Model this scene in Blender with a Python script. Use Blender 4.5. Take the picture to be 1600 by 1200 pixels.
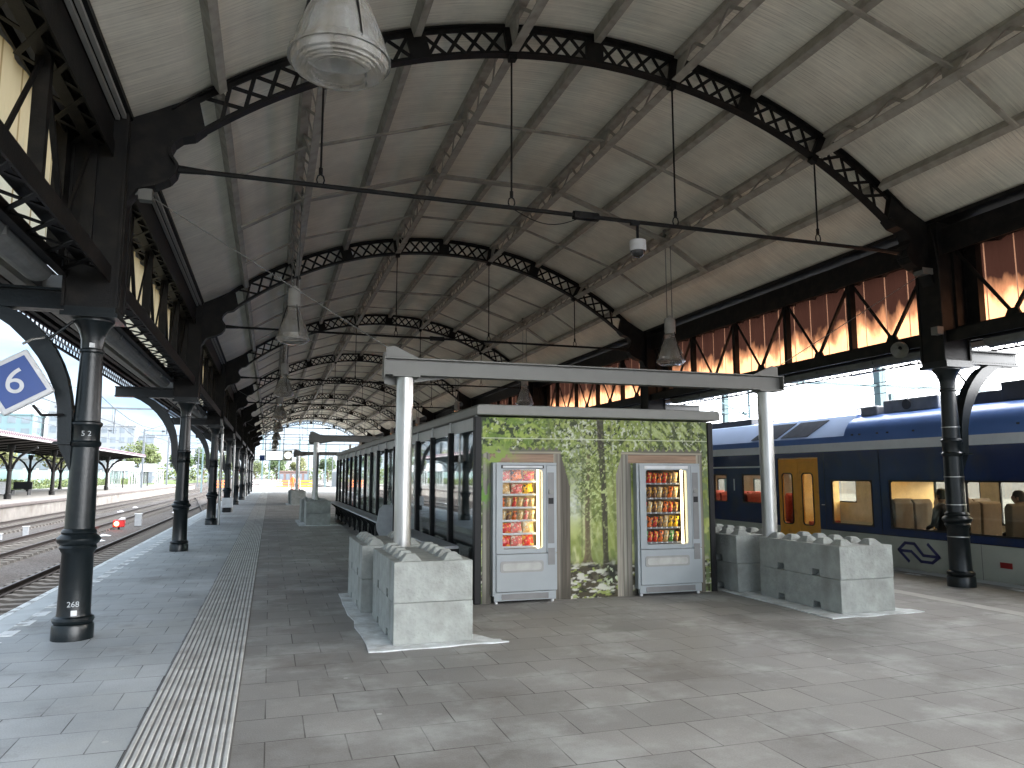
import bpy, math, random
import numpy as np
from mathutils import Vector, Matrix
R = math.radians
random.seed(7)
sc = bpy.context.scene
for o in list(bpy.data.objects): bpy.data.objects.remove(o)

# ------------------------------------------------------------------ camera
cam = bpy.data.cameras.new('camera'); cam.sensor_width = 36; cam.lens = 1163/1600*36
cam.clip_start = 0.05; cam.clip_end = 3000
co = bpy.data.objects.new('camera', cam); sc.collection.objects.link(co); sc.camera = co
F = 1163.0
vy = Vector((422-800, 744-600, F)).normalized()
n = Vector((1000, 0, 0)).cross(vy).normalized()
if n.y > 0: n = -n
vu = n
vx = vy.cross(vu)
if vx.x < 0: vx = -vx
right = Vector((vx[0], vy[0], vu[0])); up = -Vector((vx[1], vy[1], vu[1])); back = -Vector((vx[2], vy[2], vu[2]))
m3 = Matrix((right, up, back)).transposed()
co.matrix_world = Matrix.Translation((0, 0, 1.65)) @ m3.to_4x4()

# ------------------------------------------------------------------ world + sun + exposure
SUN_EL, SUN_AZ = R(20), R(100)       # azimuth measured from +Y (platform direction) towards +X (train side)
sund = Vector((math.sin(SUN_AZ)*math.cos(SUN_EL), math.cos(SUN_AZ)*math.cos(SUN_EL), math.sin(SUN_EL)))
w = bpy.data.worlds.new('World'); sc.world = w; w.use_nodes = True
wt = w.node_tree; wt.nodes.clear()
def WN(t, **k):
    nd = wt.nodes.new(t)
    for a, b in k.items(): setattr(nd, a, b)
    return nd
out = WN('ShaderNodeOutputWorld'); bg = WN('ShaderNodeBackground'); sky = WN('ShaderNodeTexSky', sky_type='NISHITA')
sky.sun_disc = False; sky.sun_elevation = SUN_EL; sky.sun_rotation = SUN_AZ; sky.air_density = 1.3; sky.dust_density = .4
tc = WN('ShaderNodeTexCoord'); mp = WN('ShaderNodeMapping'); mp.inputs['Scale'].default_value = (1.0, 1.0, 3.2)
nz = WN('ShaderNodeTexNoise'); nz.inputs['Scale'].default_value = 3.1; nz.inputs['Detail'].default_value = 8; nz.inputs['Roughness'].default_value = .55
cr = WN('ShaderNodeValToRGB'); cr.color_ramp.elements[0].position = .40; cr.color_ramp.elements[1].position = .62
dot = WN('ShaderNodeVectorMath', operation='DOT_PRODUCT'); dot.inputs[1].default_value = sund
mr = WN('ShaderNodeMapRange'); mr.inputs['From Min'].default_value = .0; mr.inputs['From Max'].default_value = 1.0
mr.inputs['To Min'].default_value = 3.2; mr.inputs['To Max'].default_value = 43.0
cl = WN('ShaderNodeMix', data_type='RGBA'); cl.blend_type = 'MULTIPLY'; cl.inputs['Factor'].default_value = 1

mr2 = WN('ShaderNodeMapRange'); mr2.inputs['From Min'].default_value = -.1; mr2.inputs['From Max'].default_value = .6
ccol = WN('ShaderNodeMix', data_type='RGBA');  ccol.inputs['B'].default_value = (.97, .98, 1.0, 1)
L = wt.links.new
L(tc.outputs['Generated'], mp.inputs['Vector']); L(mp.outputs['Vector'], nz.inputs['Vector']); L(nz.outputs['Fac'], cr.inputs['Fac'])
L(tc.outputs['Generated'], dot.inputs[0]); L(dot.outputs['Value'], mr.inputs['Value']); L(mr.outputs['Result'], cl.inputs['B']); L(dot.outputs['Value'], mr2.inputs['Value']); L(mr2.outputs['Result'], ccol.inputs['Factor']); L(ccol.outputs['Result'], cl.inputs['A'])
crl = WN('ShaderNodeValToRGB'); crl.color_ramp.elements[0].position = .36; crl.color_ramp.elements[0].color = (.33, .52, .80, 1); crl.color_ramp.elements[1].position = .62; crl.color_ramp.elements[1].color = (.92, .98, 1.0, 1)
L(nz.outputs['Fac'], crl.inputs['Fac']); L(crl.outputs['Color'], ccol.inputs['A'])
mx = WN('ShaderNodeMix', data_type='RGBA')
mcov = WN('ShaderNodeMath', operation='MULTIPLY_ADD'); mcov.inputs[1].default_value = .08; mcov.inputs[2].default_value = .91
L(cr.outputs['Color'], mcov.inputs[0]); L(mcov.outputs[0], mx.inputs['Factor'])
L(sky.outputs['Color'], mx.inputs['A']); L(cl.outputs['Result'], mx.inputs['B'])
L(mx.outputs['Result'], bg.inputs['Color']); bg.inputs['Strength'].default_value = 0.15
L(bg.outputs['Background'], out.inputs['Surface'])
sl = bpy.data.lights.new('sun', 'SUN'); sl.energy = .6; sl.angle = R(18); sl.color = (1, .86, .68)
so = bpy.data.objects.new('sun', sl); sc.collection.objects.link(so)
so.rotation_euler = (-sund).to_track_quat('-Z', 'Y').to_euler()
sc.view_settings.view_transform = 'Standard'; sc.view_settings.look = 'None'
sc.view_settings.exposure = 1.92; sc.view_settings.gamma = 1
sc.render.engine = 'CYCLES'; cy = sc.cycles
cy.use_denoising = True; cy.max_bounces = 8; cy.diffuse_bounces = 5; cy.glossy_bounces = 4; cy.transparent_max_bounces = 16; cy.transmission_bounces = 8
cy.sample_clamp_indirect = 8; cy.caustics_reflective = False; cy.caustics_refractive = False

# ------------------------------------------------------------------ materials
MC = {}
def mat(name, col, rough=.6, metal=0., var=.15, scale=6., bump=0., bscale=40., spec=.5, stretch=(1, 1, 1), dirt=None, dscale=1.5, dlo=.45, dhi=.7):
    """Principled with noise variation of the base colour, optional stain colour and bump"""
    m = bpy.data.materials.new(name); m.use_nodes = True; t = m.node_tree; b = t.nodes['Principled BSDF']
    b.inputs['Roughness'].default_value = rough; b.inputs['Metallic'].default_value = metal
    b.inputs['Specular IOR Level'].default_value = spec
    tcn = t.nodes.new('ShaderNodeTexCoord'); mpn = t.nodes.new('ShaderNodeMapping'); mpn.inputs['Scale'].default_value = stretch
    t.links.new(tcn.outputs['Object'], mpn.inputs['Vector'])
    nn = t.nodes.new('ShaderNodeTexNoise'); nn.inputs['Scale'].default_value = scale; nn.inputs['Detail'].default_value = 6; nn.inputs['Roughness'].default_value = .6
    t.links.new(mpn.outputs['Vector'], nn.inputs['Vector'])
    r = t.nodes.new('ShaderNodeMapRange'); r.inputs['From Min'].default_value = .3; r.inputs['From Max'].default_value = .7
    r.inputs['To Min'].default_value = 1-var; r.inputs['To Max'].default_value = 1+var
    t.links.new(nn.outputs['Fac'], r.inputs['Value'])
    mu = t.nodes.new('ShaderNodeVectorMath'); mu.operation = 'SCALE'; mu.inputs[0].default_value = col
    t.links.new(r.outputs['Result'], mu.inputs['Scale'])
    last = mu.outputs['Vector']
    if dirt:
        n2 = t.nodes.new('ShaderNodeTexNoise'); n2.inputs['Scale'].default_value = dscale; n2.inputs['Detail'].default_value = 8
        t.links.new(mpn.outputs['Vector'], n2.inputs['Vector'])
        r2 = t.nodes.new('ShaderNodeMapRange'); r2.inputs['From Min'].default_value = dlo; r2.inputs['From Max'].default_value = dhi
        t.links.new(n2.outputs['Fac'], r2.inputs['Value'])
        mxn = t.nodes.new('ShaderNodeMix'); mxn.data_type = 'RGBA'; mxn.inputs['B'].default_value = (*dirt, 1)
        t.links.new(r2.outputs['Result'], mxn.inputs['Factor']); t.links.new(last, mxn.inputs['A']); last = mxn.outputs['Result']
    t.links.new(last, b.inputs['Base Color'])
    if bump:
        n3 = t.nodes.new('ShaderNodeTexNoise'); n3.inputs['Scale'].default_value = bscale; n3.inputs['Detail'].default_value = 5
        t.links.new(mpn.outputs['Vector'], n3.inputs['Vector'])
        bp = t.nodes.new('ShaderNodeBump'); bp.inputs['Strength'].default_value = bump; bp.inputs['Distance'].default_value = .02
        t.links.new(n3.outputs['Fac'], bp.inputs['Height']); t.links.new(bp.outputs['Normal'], b.inputs['Normal'])
    MC[name] = m
    return m
def emis(name, col, s):
    m = bpy.data.materials.new(name); m.use_nodes = True; b = m.node_tree.nodes['Principled BSDF']
    b.inputs['Base Color'].default_value = (*col, 1); b.inputs['Emission Color'].default_value = (*col, 1); b.inputs['Emission Strength'].default_value = s
    return m
def glass(name, tint=(.85, .9, .9), refl=1.0, rough=.02):
    """thin pane: transparent, with fresnel reflection"""
    m = bpy.data.materials.new(name); m.use_nodes = True; t = m.node_tree; t.nodes.clear()
    o = t.nodes.new('ShaderNodeOutputMaterial'); g = t.nodes.new('ShaderNodeBsdfGlossy'); tr = t.nodes.new('ShaderNodeBsdfTransparent')
    mxs = t.nodes.new('ShaderNodeMixShader'); lw = t.nodes.new('ShaderNodeLayerWeight'); lw.inputs['Blend'].default_value = .5
    g.inputs['Roughness'].default_value = rough; g.inputs['Color'].default_value = (refl, refl, refl, 1); tr.inputs['Color'].default_value = (*tint, 1)
    pw = t.nodes.new('ShaderNodeMath'); pw.operation = 'POWER'; pw.inputs[1].default_value = 4.5
    ma = t.nodes.new('ShaderNodeMath'); ma.operation = 'MULTIPLY_ADD'; ma.inputs[1].default_value = .9; ma.inputs[2].default_value = .04; ma.use_clamp = True
    t.links.new(lw.outputs['Facing'], pw.inputs[0]); t.links.new(pw.outputs[0], ma.inputs[0]); t.links.new(ma.outputs[0], mxs.inputs['Fac'])
    t.links.new(tr.outputs[0], mxs.inputs[1]); t.links.new(g.outputs[0], mxs.inputs[2]); t.links.new(mxs.outputs[0], o.inputs['Surface'])
    return m
IRON = mat('black iron', (.0045, .0045, .0045), .55, var=.3, scale=3, bump=.15, bscale=60, spec=.22, dirt=(.014, .012, .010), dscale=6)
COLI = mat('dark painted column', (.0045, .0075, .009), .28, var=.25, scale=5, bump=.10, bscale=40, spec=.36, dirt=(.012, .016, .017), dscale=9, dlo=.55, dhi=.8)
GREYI = mat('grey painted steel', (.33, .315, .27), .6, var=.15, scale=4, dirt=(.22, .205, .17), dscale=5)
LINEP = mat('mouldings', (.30, .30, .28), .6, var=.1)
CONC = mat('pale concrete block', (.31, .325, .305), .85, var=.20, scale=5, bump=.6, bscale=26, dirt=(.22, .225, .205), dscale=3.0, dlo=.5, dhi=.75)
GROUT = mat('grout', (.62, .65, .66), .9, var=.2, scale=6, bump=.5, bscale=25, dirt=(.38, .39, .38), dscale=4)
GALV = mat('galvanised steel', (.42, .42, .41), .36, .85, var=.12, scale=8, stretch=(1, 1, .3), dirt=(.33, .33, .31), dscale=6)
GALB = mat('painted portal beam', (.13, .13, .12), .5, .2, var=.08, scale=3)
FASC = mat('shelter fascia', (.175, .175, .16), .5, .1, var=.08, scale=3)
BLACK = mat('black powder coat', (.005, .005, .006), .5, var=.1, spec=.25)
DARKIN = mat('dark interior', (.02, .02, .02), .9, var=.1)
VEND = mat('vending cabinet', (.265, .292, .305), .38, var=.05, scale=3)
VENDD = mat('vending trim', (.15, .15, .15), .4, var=.1)
VENDG = mat('vending flap', (.27, .27, .26), .25, var=.1)
WHITE = mat('white paint', (.55, .56, .57), .5, var=.06, dirt=(.38, .38, .36), dscale=5, dlo=.55, dhi=.8)
BLUES = mat('sign blue', (.005, .045, .22), .35, var=.06)
RUST = mat('rusty rail side', (.025, .016, .012), .7, var=.3, scale=12)
RAILT = mat('worn rail', (.05, .042, .04), .4, .6, var=.2)
SLEEP = mat('concrete sleeper', (.09, .08, .07), .9, var=.25, scale=5)
WALLC = mat('platform wall', (.17, .155, .14), .85, var=.2, scale=1.5, dirt=(.11, .095, .08), dscale=.8)
TRNAVY = mat('train navy', (.010, .024, .090), .22, var=.15, scale=1.6, dirt=(.022, .032, .07), dscale=2.2, dlo=.5, dhi=.7)
TRGREY = mat('train light grey', (.42, .44, .38), .35, var=.06, scale=1.0, dirt=(.33, .34, .30), dscale=2)
TRWHITE = mat('train white band', (.62, .66, .70), .35, var=.05)
TRROOF = mat('train blue roof', (.10, .20, .50), .30, var=.08, scale=1.5)
TRPALE = mat('train pale roof', (.38, .50, .75), .30, var=.05, scale=1.5)
TRDARK = mat('train roof equipment', (.05, .05, .055), .6, var=.25)
TRGEAR = mat('train roof grey box', (.20, .21, .23), .6, var=.2)
YELL = mat('train door yellow', (.72, .33, .02), .35, var=.08, dirt=(.45, .2, .02), dscale=5, dlo=.6, dhi=.8)
SEATB = mat('seat brown', (.22, .16, .11), .8, var=.15)
SEATR = mat('seat red', (.35, .05, .03), .8, var=.2)
SKIN = mat('skin', (.48, .28, .19), .6, var=.05)
HAIRM = mat('hair', (.02, .015, .012), .6, var=.1)
CLOTH = mat('dark clothes', (.03, .03, .04), .9, var=.2)
HIVIS = mat('orange work clothes', (.85, .13, .02), .8, var=.1)
GLS = glass('shelter glass', (.80, .85, .84))
TGLS = glass('train glass', (.84, .84, .80))
VGLS = glass('vending glass', (.97, .97, .97), .25)
TUBE = emis('vending tube', (1, .84, .48), 5.)
REDL = emis('red signal lamp', (1, .10, .04), 14.)
DISP = emis('lit display', (.85, .95, 1), .45)
CLOCKM = emis('lit clock face', (1, .97, .86), .5)

def lining_mat():
    m = bpy.data.materials.new('roof lining boards'); m.use_nodes = True; t = m.node_tree; b = t.nodes['Principled BSDF']; b.inputs['Roughness'].default_value = .75
    N = t.nodes.new; K = t.links.new
    c = N('ShaderNodeTexCoord')
    mp1 = N('ShaderNodeMapping'); mp1.inputs['Scale'].default_value = (.6, 26, .6); K(c.outputs['Object'], mp1.inputs['Vector'])
    n1 = N('ShaderNodeTexNoise'); n1.inputs['Scale'].default_value = 1.6; n1.inputs['Detail'].default_value = 5; K(mp1.outputs['Vector'], n1.inputs['Vector'])
    n2 = N('ShaderNodeTexNoise'); n2.inputs['Scale'].default_value = 1.1; n2.inputs['Detail'].default_value = 7; n2.inputs['Roughness'].default_value = .65; K(c.outputs['Object'], n2.inputs['Vector'])
    sx = N('ShaderNodeSeparateXYZ'); K(c.outputs['Object'], sx.inputs[0])
    # board joints every 6 cm across the bay
    mm = N('ShaderNodeMath'); mm.operation = 'MULTIPLY'; mm.inputs[1].default_value = 1/.06; K(sx.outputs['Y'], mm.inputs[0])
    fr = N('ShaderNodeMath'); fr.operation = 'FRACT'; K(mm.outputs[0], fr.inputs[0])
    lt = N('ShaderNodeMath'); lt.operation = 'LESS_THAN'; lt.inputs[1].default_value = .12; K(fr.outputs[0], lt.inputs[0])
    n3 = N('ShaderNodeTexNoise'); n3.inputs['Scale'].default_value = 3.5; K(c.outputs['Object'], n3.inputs['Vector'])
    r3 = N('ShaderNodeMapRange'); r3.inputs['From Min'].default_value = .45; r3.inputs['From Max'].default_value = .6; K(n3.outputs['Fac'], r3.inputs['Value'])
    jo = N('ShaderNodeMath'); jo.operation = 'MULTIPLY'; K(lt.outputs[0], jo.inputs[0]); K(r3.outputs['Result'], jo.inputs[1])
    cr1 = N('ShaderNodeValToRGB'); e = cr1.color_ramp.elements; e[0].position = .3; e[0].color = (.64, .615, .52, 1); e[1].position = .7; e[1].color = (.84, .815, .70, 1)
    K(n2.outputs['Fac'], cr1.inputs['Fac'])
    r1 = N('ShaderNodeMapRange'); r1.inputs['From Min'].default_value = .3; r1.inputs['From Max'].default_value = .7; r1.inputs['To Min'].default_value = .86; r1.inputs['To Max'].default_value = 1.1; K(n1.outputs['Fac'], r1.inputs['Value'])
    jm = N('ShaderNodeMath'); jm.operation = 'MULTIPLY_ADD'; jm.inputs[1].default_value = -.28; jm.inputs[2].default_value = 1; K(jo.outputs[0], jm.inputs[0])
    pm = N('ShaderNodeMath'); pm.operation = 'MULTIPLY'; K(r1.outputs['Result'], pm.inputs[0]); K(jm.outputs[0], pm.inputs[1])
    vs = N('ShaderNodeVectorMath'); vs.operation = 'SCALE'; K(cr1.outputs['Color'], vs.inputs[0]); K(pm.outputs[0], vs.inputs['Scale'])
    K(vs.outputs['Vector'], b.inputs['Base Color'])
    bp = N('ShaderNodeBump'); bp.inputs['Strength'].default_value = .5; bp.inputs['Distance'].default_value = .01; bp.invert = True
    K(lt.outputs[0], bp.inputs['Height']); K(bp.outputs['Normal'], b.inputs['Normal'])
    return m
LINING = lining_mat()

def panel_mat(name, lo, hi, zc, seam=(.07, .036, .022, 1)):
    """weathered translucent corrugated sheet, brown grime and painted shade above, painted glow below (object z), seams lighter"""
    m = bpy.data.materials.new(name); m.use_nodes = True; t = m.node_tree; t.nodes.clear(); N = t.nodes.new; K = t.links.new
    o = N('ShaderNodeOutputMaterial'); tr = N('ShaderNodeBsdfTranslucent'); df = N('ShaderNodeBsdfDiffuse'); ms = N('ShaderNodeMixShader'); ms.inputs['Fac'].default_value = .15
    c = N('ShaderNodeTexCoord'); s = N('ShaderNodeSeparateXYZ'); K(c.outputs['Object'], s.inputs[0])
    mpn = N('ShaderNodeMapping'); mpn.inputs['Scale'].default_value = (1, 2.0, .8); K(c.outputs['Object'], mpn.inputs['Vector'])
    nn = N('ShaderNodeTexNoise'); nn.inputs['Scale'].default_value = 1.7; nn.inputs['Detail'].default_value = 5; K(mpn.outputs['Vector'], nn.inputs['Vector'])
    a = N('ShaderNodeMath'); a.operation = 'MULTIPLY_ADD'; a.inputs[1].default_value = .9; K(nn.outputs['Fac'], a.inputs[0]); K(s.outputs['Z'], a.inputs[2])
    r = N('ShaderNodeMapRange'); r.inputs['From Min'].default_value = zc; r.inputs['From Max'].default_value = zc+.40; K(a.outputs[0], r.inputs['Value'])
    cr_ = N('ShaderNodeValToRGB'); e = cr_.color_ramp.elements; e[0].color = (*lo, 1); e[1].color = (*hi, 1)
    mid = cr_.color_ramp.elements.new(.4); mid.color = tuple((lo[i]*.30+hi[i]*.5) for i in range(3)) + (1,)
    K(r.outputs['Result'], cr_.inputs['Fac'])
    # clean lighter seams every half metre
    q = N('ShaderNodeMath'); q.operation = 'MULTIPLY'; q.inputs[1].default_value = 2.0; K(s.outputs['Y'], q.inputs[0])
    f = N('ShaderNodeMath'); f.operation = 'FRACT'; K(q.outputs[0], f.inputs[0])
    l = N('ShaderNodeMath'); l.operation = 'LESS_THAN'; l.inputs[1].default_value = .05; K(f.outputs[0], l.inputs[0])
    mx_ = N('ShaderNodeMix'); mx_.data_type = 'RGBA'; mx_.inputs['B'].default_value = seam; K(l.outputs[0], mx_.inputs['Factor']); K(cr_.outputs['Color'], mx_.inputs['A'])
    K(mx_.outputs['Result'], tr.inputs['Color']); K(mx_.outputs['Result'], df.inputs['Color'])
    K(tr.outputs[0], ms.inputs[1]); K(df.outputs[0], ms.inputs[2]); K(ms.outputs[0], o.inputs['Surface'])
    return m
PANR = panel_mat('weathered amber sheet with painted glow', (.42, .18, .085), (.010, .0042, .0030), .70)  # orange glow at the foot and shade above are put into the colour
PANL = panel_mat('pale amber sheet', (.94, .82, .60), (.84, .64, .38), .80, (.5, .33, .16, 1))

def paver_mat(name, bw, rh, c1, c2, mort, off=(0, 0)):
    m = bpy.data.materials.new(name); m.use_nodes = True; t = m.node_tree; b = t.nodes['Principled BSDF']; N = t.nodes.new; K = t.links.new
    b.inputs['Roughness'].default_value = .62; b.inputs['Specular IOR Level'].default_value = .45
    c = N('ShaderNodeTexCoord'); mp_ = N('ShaderNodeMapping'); mp_.inputs['Location'].default_value = (off[0], off[1], 0); K(c.outputs['Object'], mp_.inputs['Vector'])
    br = N('ShaderNodeTexBrick'); br.inputs['Scale'].default_value = 1; br.inputs['Brick Width'].default_value = bw; br.inputs['Row Height'].default_value = rh
    br.inputs['Mortar Size'].default_value = .0045; br.inputs['Mortar Smooth'].default_value = .15; br.offset = .5
    br.inputs['Color1'].default_value = (*c1, 1); br.inputs['Color2'].default_value = (*c2, 1); br.inputs['Mortar'].default_value = (*mort, 1); br.inputs['Bias'].default_value = 0
    K(mp_.outputs['Vector'], br.inputs['Vector'])
    n1 = N('ShaderNodeTexNoise'); n1.inputs['Scale'].default_value = .55; n1.inputs['Detail'].default_value = 9; n1.inputs['Roughness'].default_value = .62; K(c.outputs['Object'], n1.inputs['Vector'])
    r1 = N('ShaderNodeMapRange'); r1.inputs['From Min'].default_value = .3; r1.inputs['From Max'].default_value = .72; r1.inputs['To Min'].default_value = .66; r1.inputs['To Max'].default_value = 1.3; K(n1.outputs['Fac'], r1.inputs['Value'])
    n2 = N('ShaderNodeTexNoise'); n2.inputs['Scale'].default_value = 90; n2.inputs['Detail'].default_value = 2; K(c.outputs['Object'], n2.inputs['Vector'])
    r2 = N('ShaderNodeMapRange'); r2.inputs['From Min'].default_value = .3; r2.inputs['From Max'].default_value = .7; r2.inputs['To Min'].default_value = .9; r2.inputs['To Max'].default_value = 1.1; K(n2.outputs['Fac'], r2.inputs['Value'])
    pm = N('ShaderNodeMath'); pm.operation = 'MULTIPLY'; K(r1.outputs['Result'], pm.inputs[0]); K(r2.outputs['Result'], pm.inputs[1])
    vs = N('ShaderNodeVectorMath'); vs.operation = 'SCALE'; K(br.outputs['Color'], vs.inputs[0]); K(pm.outputs[0], vs.inputs['Scale'])
    # whitish lime bloom in patches
    n3 = N('ShaderNodeTexNoise'); n3.inputs['Scale'].default_value = 1.15; n3.inputs['Detail'].default_value = 10; n3.inputs['Roughness'].default_value = .66
    ml = N('ShaderNodeMapping'); ml.inputs['Location'].default_value = (3.1, 7.7, 0); K(c.outputs['Object'], ml.inputs['Vector']); K(ml.outputs['Vector'], n3.inputs['Vector'])
    r3 = N('ShaderNodeMapRange'); r3.inputs['From Min'].default_value = .50; r3.inputs['From Max'].default_value = .64; r3.inputs['To Max'].default_value = .55; K(n3.outputs['Fac'], r3.inputs['Value'])
    mx_ = N('ShaderNodeMix'); mx_.data_type = 'RGBA'; mx_.inputs['B'].default_value = (.40, .41, .395, 1); K(r3.outputs['Result'], mx_.inputs['Factor']); K(vs.outputs['Vector'], mx_.inputs['A'])
    # tiny white droppings / chewing gum
    vo = N('ShaderNodeTexVoronoi'); vo.inputs['Scale'].default_value = 1.7; K(c.outputs['Object'], vo.inputs['Vector'])
    lt = N('ShaderNodeMath'); lt.operation = 'LESS_THAN'; lt.inputs[1].default_value = .035; K(vo.outputs['Distance'], lt.inputs[0])
    m2 = N('ShaderNodeMath'); m2.operation = 'MULTIPLY'; m2.inputs[1].default_value = .6; K(lt.outputs[0], m2.inputs[0])
    mx2 = N('ShaderNodeMix'); mx2.data_type = 'RGBA'; mx2.inputs['B'].default_value = (.5, .5, .48, 1); K(m2.outputs[0], mx2.inputs['Factor']); K(mx_.outputs['Result'], mx2.inputs['A'])
    nj = N('ShaderNodeTexNoise'); nj.inputs['Scale'].default_value = 1.9; nj.inputs['Detail'].default_value = 4; K(c.outputs['Object'], nj.inputs['Vector'])
    rj = N('ShaderNodeMapRange'); rj.inputs['From Min'].default_value = .44; rj.inputs['From Max'].default_value = .58; rj.inputs['To Max'].default_value = .85; K(nj.outputs['Fac'], rj.inputs['Value'])
    mj = N('ShaderNodeMath'); mj.operation = 'MULTIPLY'; K(rj.outputs['Result'], mj.inputs[0]); K(br.outputs['Fac'], mj.inputs[1])
    mx3 = N('ShaderNodeMix'); mx3.data_type = 'RGBA'; mx3.inputs['B'].default_value = (.035, .03, .027, 1); K(mj.outputs[0], mx3.inputs['Factor']); K(mx2.outputs['Result'], mx3.inputs['A'])
    # darker soaked stains
    ns = N('ShaderNodeTexNoise'); ns.inputs['Scale'].default_value = .8; ns.inputs['Detail'].default_value = 12; ns.inputs['Roughness'].default_value = .7
    mls = N('ShaderNodeMapping'); mls.inputs['Location'].default_value = (11.3, 2.2, 0); K(c.outputs['Object'], mls.inputs['Vector']); K(mls.outputs['Vector'], ns.inputs['Vector'])
    rs_ = N('ShaderNodeMapRange'); rs_.inputs['From Min'].default_value = .53; rs_.inputs['From Max'].default_value = .66; rs_.inputs['To Max'].default_value = .5; K(ns.outputs['Fac'], rs_.inputs['Value'])
    mx4 = N('ShaderNodeMix'); mx4.data_type = 'RGBA'; mx4.inputs['B'].default_value = (.12, .105, .092, 1); K(rs_.outputs['Result'], mx4.inputs['Factor']); K(mx3.outputs['Result'], mx4.inputs['A'])
    K(mx4.outputs['Result'], b.inputs['Base Color'])
    rr = N('ShaderNodeMapRange'); rr.inputs['From Min'].default_value = .3; rr.inputs['From Max'].default_value = .7; rr.inputs['To Min'].default_value = .48; rr.inputs['To Max'].default_value = .78; K(n1.outputs['Fac'], rr.inputs['Value']); K(rr.outputs['Result'], b.inputs['Roughness'])
    bp = N('ShaderNodeBump'); bp.inputs['Strength'].default_value = .6; bp.inputs['Distance'].default_value = .012; bp.invert = True
    ad = N('ShaderNodeMath'); ad.operation = 'MULTIPLY_ADD'; ad.inputs[1].default_value = .25; K(n2.outputs['Fac'], ad.inputs[0]); K(br.outputs['Fac'], ad.inputs[2])
    K(ad.outputs[0], bp.inputs['Height']); K(bp.outputs['Normal'], b.inputs['Normal'])
    return m
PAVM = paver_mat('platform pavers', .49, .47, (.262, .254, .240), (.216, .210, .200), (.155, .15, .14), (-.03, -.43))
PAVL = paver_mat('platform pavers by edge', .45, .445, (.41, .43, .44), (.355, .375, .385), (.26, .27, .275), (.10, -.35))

def gravel_mat():
    m = bpy.data.materials.new('ballast'); m.use_nodes = True; t = m.node_tree; b = t.nodes['Principled BSDF']; N = t.nodes.new; K = t.links.new
    b.inputs['Roughness'].default_value = .9
    c = N('ShaderNodeTexCoord'); v = N('ShaderNodeTexVoronoi'); v.inputs['Scale'].default_value = 16; K(c.outputs['Object'], v.inputs['Vector'])
    cr_ = N('ShaderNodeValToRGB'); e = cr_.color_ramp.elements; e[0].color = (.018, .014, .012, 1); e[1].color = (.085, .078, .074, 1); K(v.outputs['Color'], cr_.inputs['Fac'])
    n1 = N('ShaderNodeTexNoise'); n1.inputs['Scale'].default_value = .35; n1.inputs['Detail'].default_value = 6; K(c.outputs['Object'], n1.inputs['Vector'])
    mx_ = N('ShaderNodeMix'); mx_.data_type = 'RGBA'; mx_.blend_type = 'MULTIPLY'; mx_.inputs['Factor'].default_value = .8
    cr2 = N('ShaderNodeValToRGB'); e = cr2.color_ramp.elements; e[0].position = .35; e[0].color = (.62, .50, .42, 1); e[1].position = .65; e[1].color = (1, 1, 1, 1); K(n1.outputs['Fac'], cr2.inputs['Fac'])
    K(cr_.outputs['Color'], mx_.inputs['A']); K(cr2.outputs['Color'], mx_.inputs['B']); K(mx_.outputs['Result'], b.inputs['Base Color'])
    bp = N('ShaderNodeBump'); bp.inputs['Strength'].default_value = 1; bp.inputs['Distance'].default_value = .04; bp.invert = True; K(v.outputs['Distance'], bp.inputs['Height']); K(bp.outputs['Normal'], b.inputs['Normal'])
    return m
GRAV = gravel_mat()

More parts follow.
